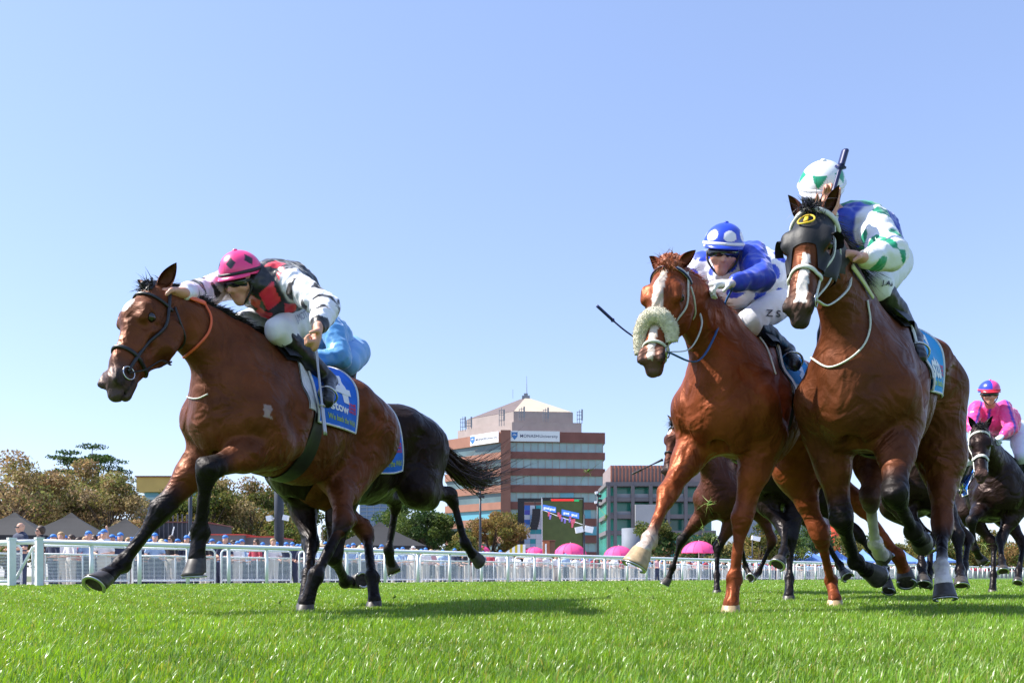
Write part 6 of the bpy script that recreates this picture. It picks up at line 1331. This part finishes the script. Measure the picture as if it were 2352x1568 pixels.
# ------------------------------------------------------------------ grass blades
def grass():
    R = np.random.RandomState(21); VS = []; CS = []; FS = []; n0 = 0
    bands = [(1.35, 1.9, 11000, .0026, .032), (1.9, 3.2, 13000, .0026, .034), (3.2, 5.5, 9000, .0031, .038), (5.5, 9, 4000, .0042, .038), (9, 15, 1500, .0068, .038), (15, 24, 430, .012, .038), (24, 48, 120, .022, .038)]
    for y0, y1, den, w, hh in bands:
        area = 0; k0 = .80; n = int(den * (y1 * y1 - y0 * y0) * k0 * 1.0)
        y = np.sqrt(R.uniform(y0 * y0, y1 * y1, n)); x = y * R.uniform(-k0, k0, n)
        d = (x - FO[0]) * FN[0] + (y - FO[1]) * FN[1]; k = d < 1.3; x = x[k]; y = y[k]; n = len(x)
        cl = hashn(np.stack([x, y, x * 0], 1), 5.5, 2); cl2 = hashn(np.stack([x, y, x * 0], 1), 1.1, 9)
        H_ = hh * (1 + .28 * cl + .15 * cl2) * R.uniform(.45, 1.25, n)
        a = R.uniform(0, 2 * pi, n); lean = np.abs(R.normal(0, .42, n)) + .08; dx = np.cos(a) * lean + .10; dy = np.sin(a) * lean
        sa = a + pi / 2 + R.normal(0, .5, n); sx = np.cos(sa); sy = np.sin(sa); ww = w * R.uniform(.6, 1.3, n)
        base = np.stack([x, y, np.zeros(n)], 1); sd = np.stack([sx, sy, np.zeros(n)], 1) * (ww / 2)[:, None]
        def at(t): return base + np.stack([dx * H_ * t ** 1.7, dy * H_ * t ** 1.7, H_ * t * (1 - .12 * lean * t)], 1)
        v = np.stack([at(0) - sd, at(0) + sd, at(.5) - sd * .9, at(.5) + sd * .9, at(.8) - sd * .55, at(.8) + sd * .55, at(1)], 1); VS.append(v.reshape(-1, 3))
        f = np.array([[0, 1, 3, 2], [2, 3, 5, 4], [4, 5, 6, 6]]); FS.append((n0 + np.arange(n)[:, None, None] * 7 + f[None, :2]).reshape(-1, 4)); TR = (n0 + np.arange(n)[:, None] * 7 + np.array([4, 5, 6])[None])
        FS.append(('t', TR)); n0 += n * 7
        c = np.array([.165, .295, .030]) * (1 + .22 * cl + .12 * cl2)[:, None] * R.uniform(.7, 1.35, (n, 1)); yl = R.uniform(0, 1, n); c[yl < .10] = np.array([.30, .33, .10]) * R.uniform(.8, 1.2, (int((yl < .10).sum()), 1)); c[yl > .975] = [.36, .30, .13]
        CS.append(np.repeat(c, 7, 0))
    v = np.concatenate(VS); C = np.concatenate(CS); quads = np.concatenate([f for f in FS if not isinstance(f, tuple)]); tris = np.concatenate([f[1] for f in FS if isinstance(f, tuple)])
    me = bpy.data.meshes.new('turf_grass'); me.vertices.add(len(v)); me.vertices.foreach_set('co', v.astype(np.float32).ravel())
    nl = quads.size + tris.size; me.loops.add(nl); me.loops.foreach_set('vertex_index', np.concatenate([quads.ravel(), tris.ravel()]).astype(np.int32)); me.polygons.add(len(quads) + len(tris))
    ls = np.concatenate([np.arange(len(quads)) * 4, quads.size + np.arange(len(tris)) * 3]).astype(np.int32); me.polygons.foreach_set('loop_start', ls); me.polygons.foreach_set('loop_total', np.concatenate([np.full(len(quads), 4), np.full(len(tris), 3)]).astype(np.int32)); me.update(calc_edges=True)
    ca = me.color_attributes.new('Col', 'FLOAT_COLOR', 'POINT'); c4 = np.ones((len(v), 4), np.float32); c4[:, :3] = C; ca.data.foreach_set('color', c4.ravel())
    m = mat('grass_blade', vcol=True, rough=.34, spec=.5); t = m.node_tree; b = t.nodes['Principled BSDF']; out = t.nodes['Material Output']
    tr = t.nodes.new('ShaderNodeBsdfTranslucent'); mx = t.nodes.new('ShaderNodeMixShader'); mx.inputs[0].default_value = .38; vc = [n_ for n_ in t.nodes if n_.bl_idname == 'ShaderNodeVertexColor'][0]
    sc_ = t.nodes.new('ShaderNodeVectorMath'); sc_.operation = 'MULTIPLY'; sc_.inputs[1].default_value = (1.5, 1.4, .4); t.links.new(vc.outputs[0], sc_.inputs[0]); t.links.new(sc_.outputs[0], tr.inputs[0]); t.links.new(b.outputs[0], mx.inputs[1]); t.links.new(tr.outputs[0], mx.inputs[2]); t.links.new(mx.outputs[0], out.inputs[0])
    me.materials.append(m); o = bpy.data.objects.new('turf_grass', me); COL.objects.link(o); tag(o, 'thick green turf grass of the racetrack', 'grass', kind='stuff'); print('blades', len(v) // 7)
grass()
def sprig(px, py, y, s, seed, label):
    R = np.random.RandomState(seed); c = P(px, py, y); n = 15; d = R.normal(0, 1, (n, 3)); d /= np.linalg.norm(d, axis=1)[:, None]
    o = hairs('flying_turf', None, bpy.data.materials['turf_bit'] if 'turf_bit' in bpy.data.materials else mat('turf_bit', (.20, .28, .05), rough=.6), c + R.normal(0, .012 * s, (n, 3)), d, .055 * s, .0042, n=5, curl=1.2, seed=seed)
    tag(o, label, 'grass clod', 'bits of turf kicked up in the air'); cl = Body(); cl.ball((0, 0, 0), .011 * s); cl.ball((.012 * s, .004, .01), .012 * s, k=.01)
    v, q = cl.mesh(.005); newmesh('soil', v + c + R.normal(0, .002, v.shape), q, bpy.data.materials['turf_soil'], o, True)
for a in ((1628, 1157, 6.0, 1.1, 1, 'largest grass sprig flying in front of the small bay'), (1612, 1212, 6.1, .7, 2, 'grass bits flying low in front of the small bay chest'), (1640, 1230, 6.2, .6, 3, 'small grass bits flying right of the small bay foreleg'), (1350, 1082, 6.5, .7, 4, 'grass clod flying in front of the brick office block'), (1392, 1188, 6.5, .5, 5, 'grass wisp flying in front of the video screen'), (2210, 1120, 6.8, .6, 6, 'grass bits flying beside the pink rider horse'), (2150, 1330, 6.6, .6, 7, 'grass clod flying above the white hind foot'), (2262, 1250, 7.4, .6, 8, 'grass bits flying under the dark brown horse'),
  (1440, 1352, 6.0, .5, 9, 'grass wisp skimming the turf left of the raised pale hoof'), (1395, 1372, 5.6, .6, 10, 'small clod bouncing on the turf in the centre'), (905, 1372, 6.4, .6, 11, 'small clod by the hind foot of the lead horse'), (1745, 1376, 5.4, .5, 12, 'small clod right of the planted chestnut forefoot'), (1500, 1370, 5.8, .4, 13, 'tiny clod on the turf below the raised pale hoof'), (640, 1385, 4.9, .5, 14, 'small clod left of the hind foot of the lead horse')): sprig(*a)
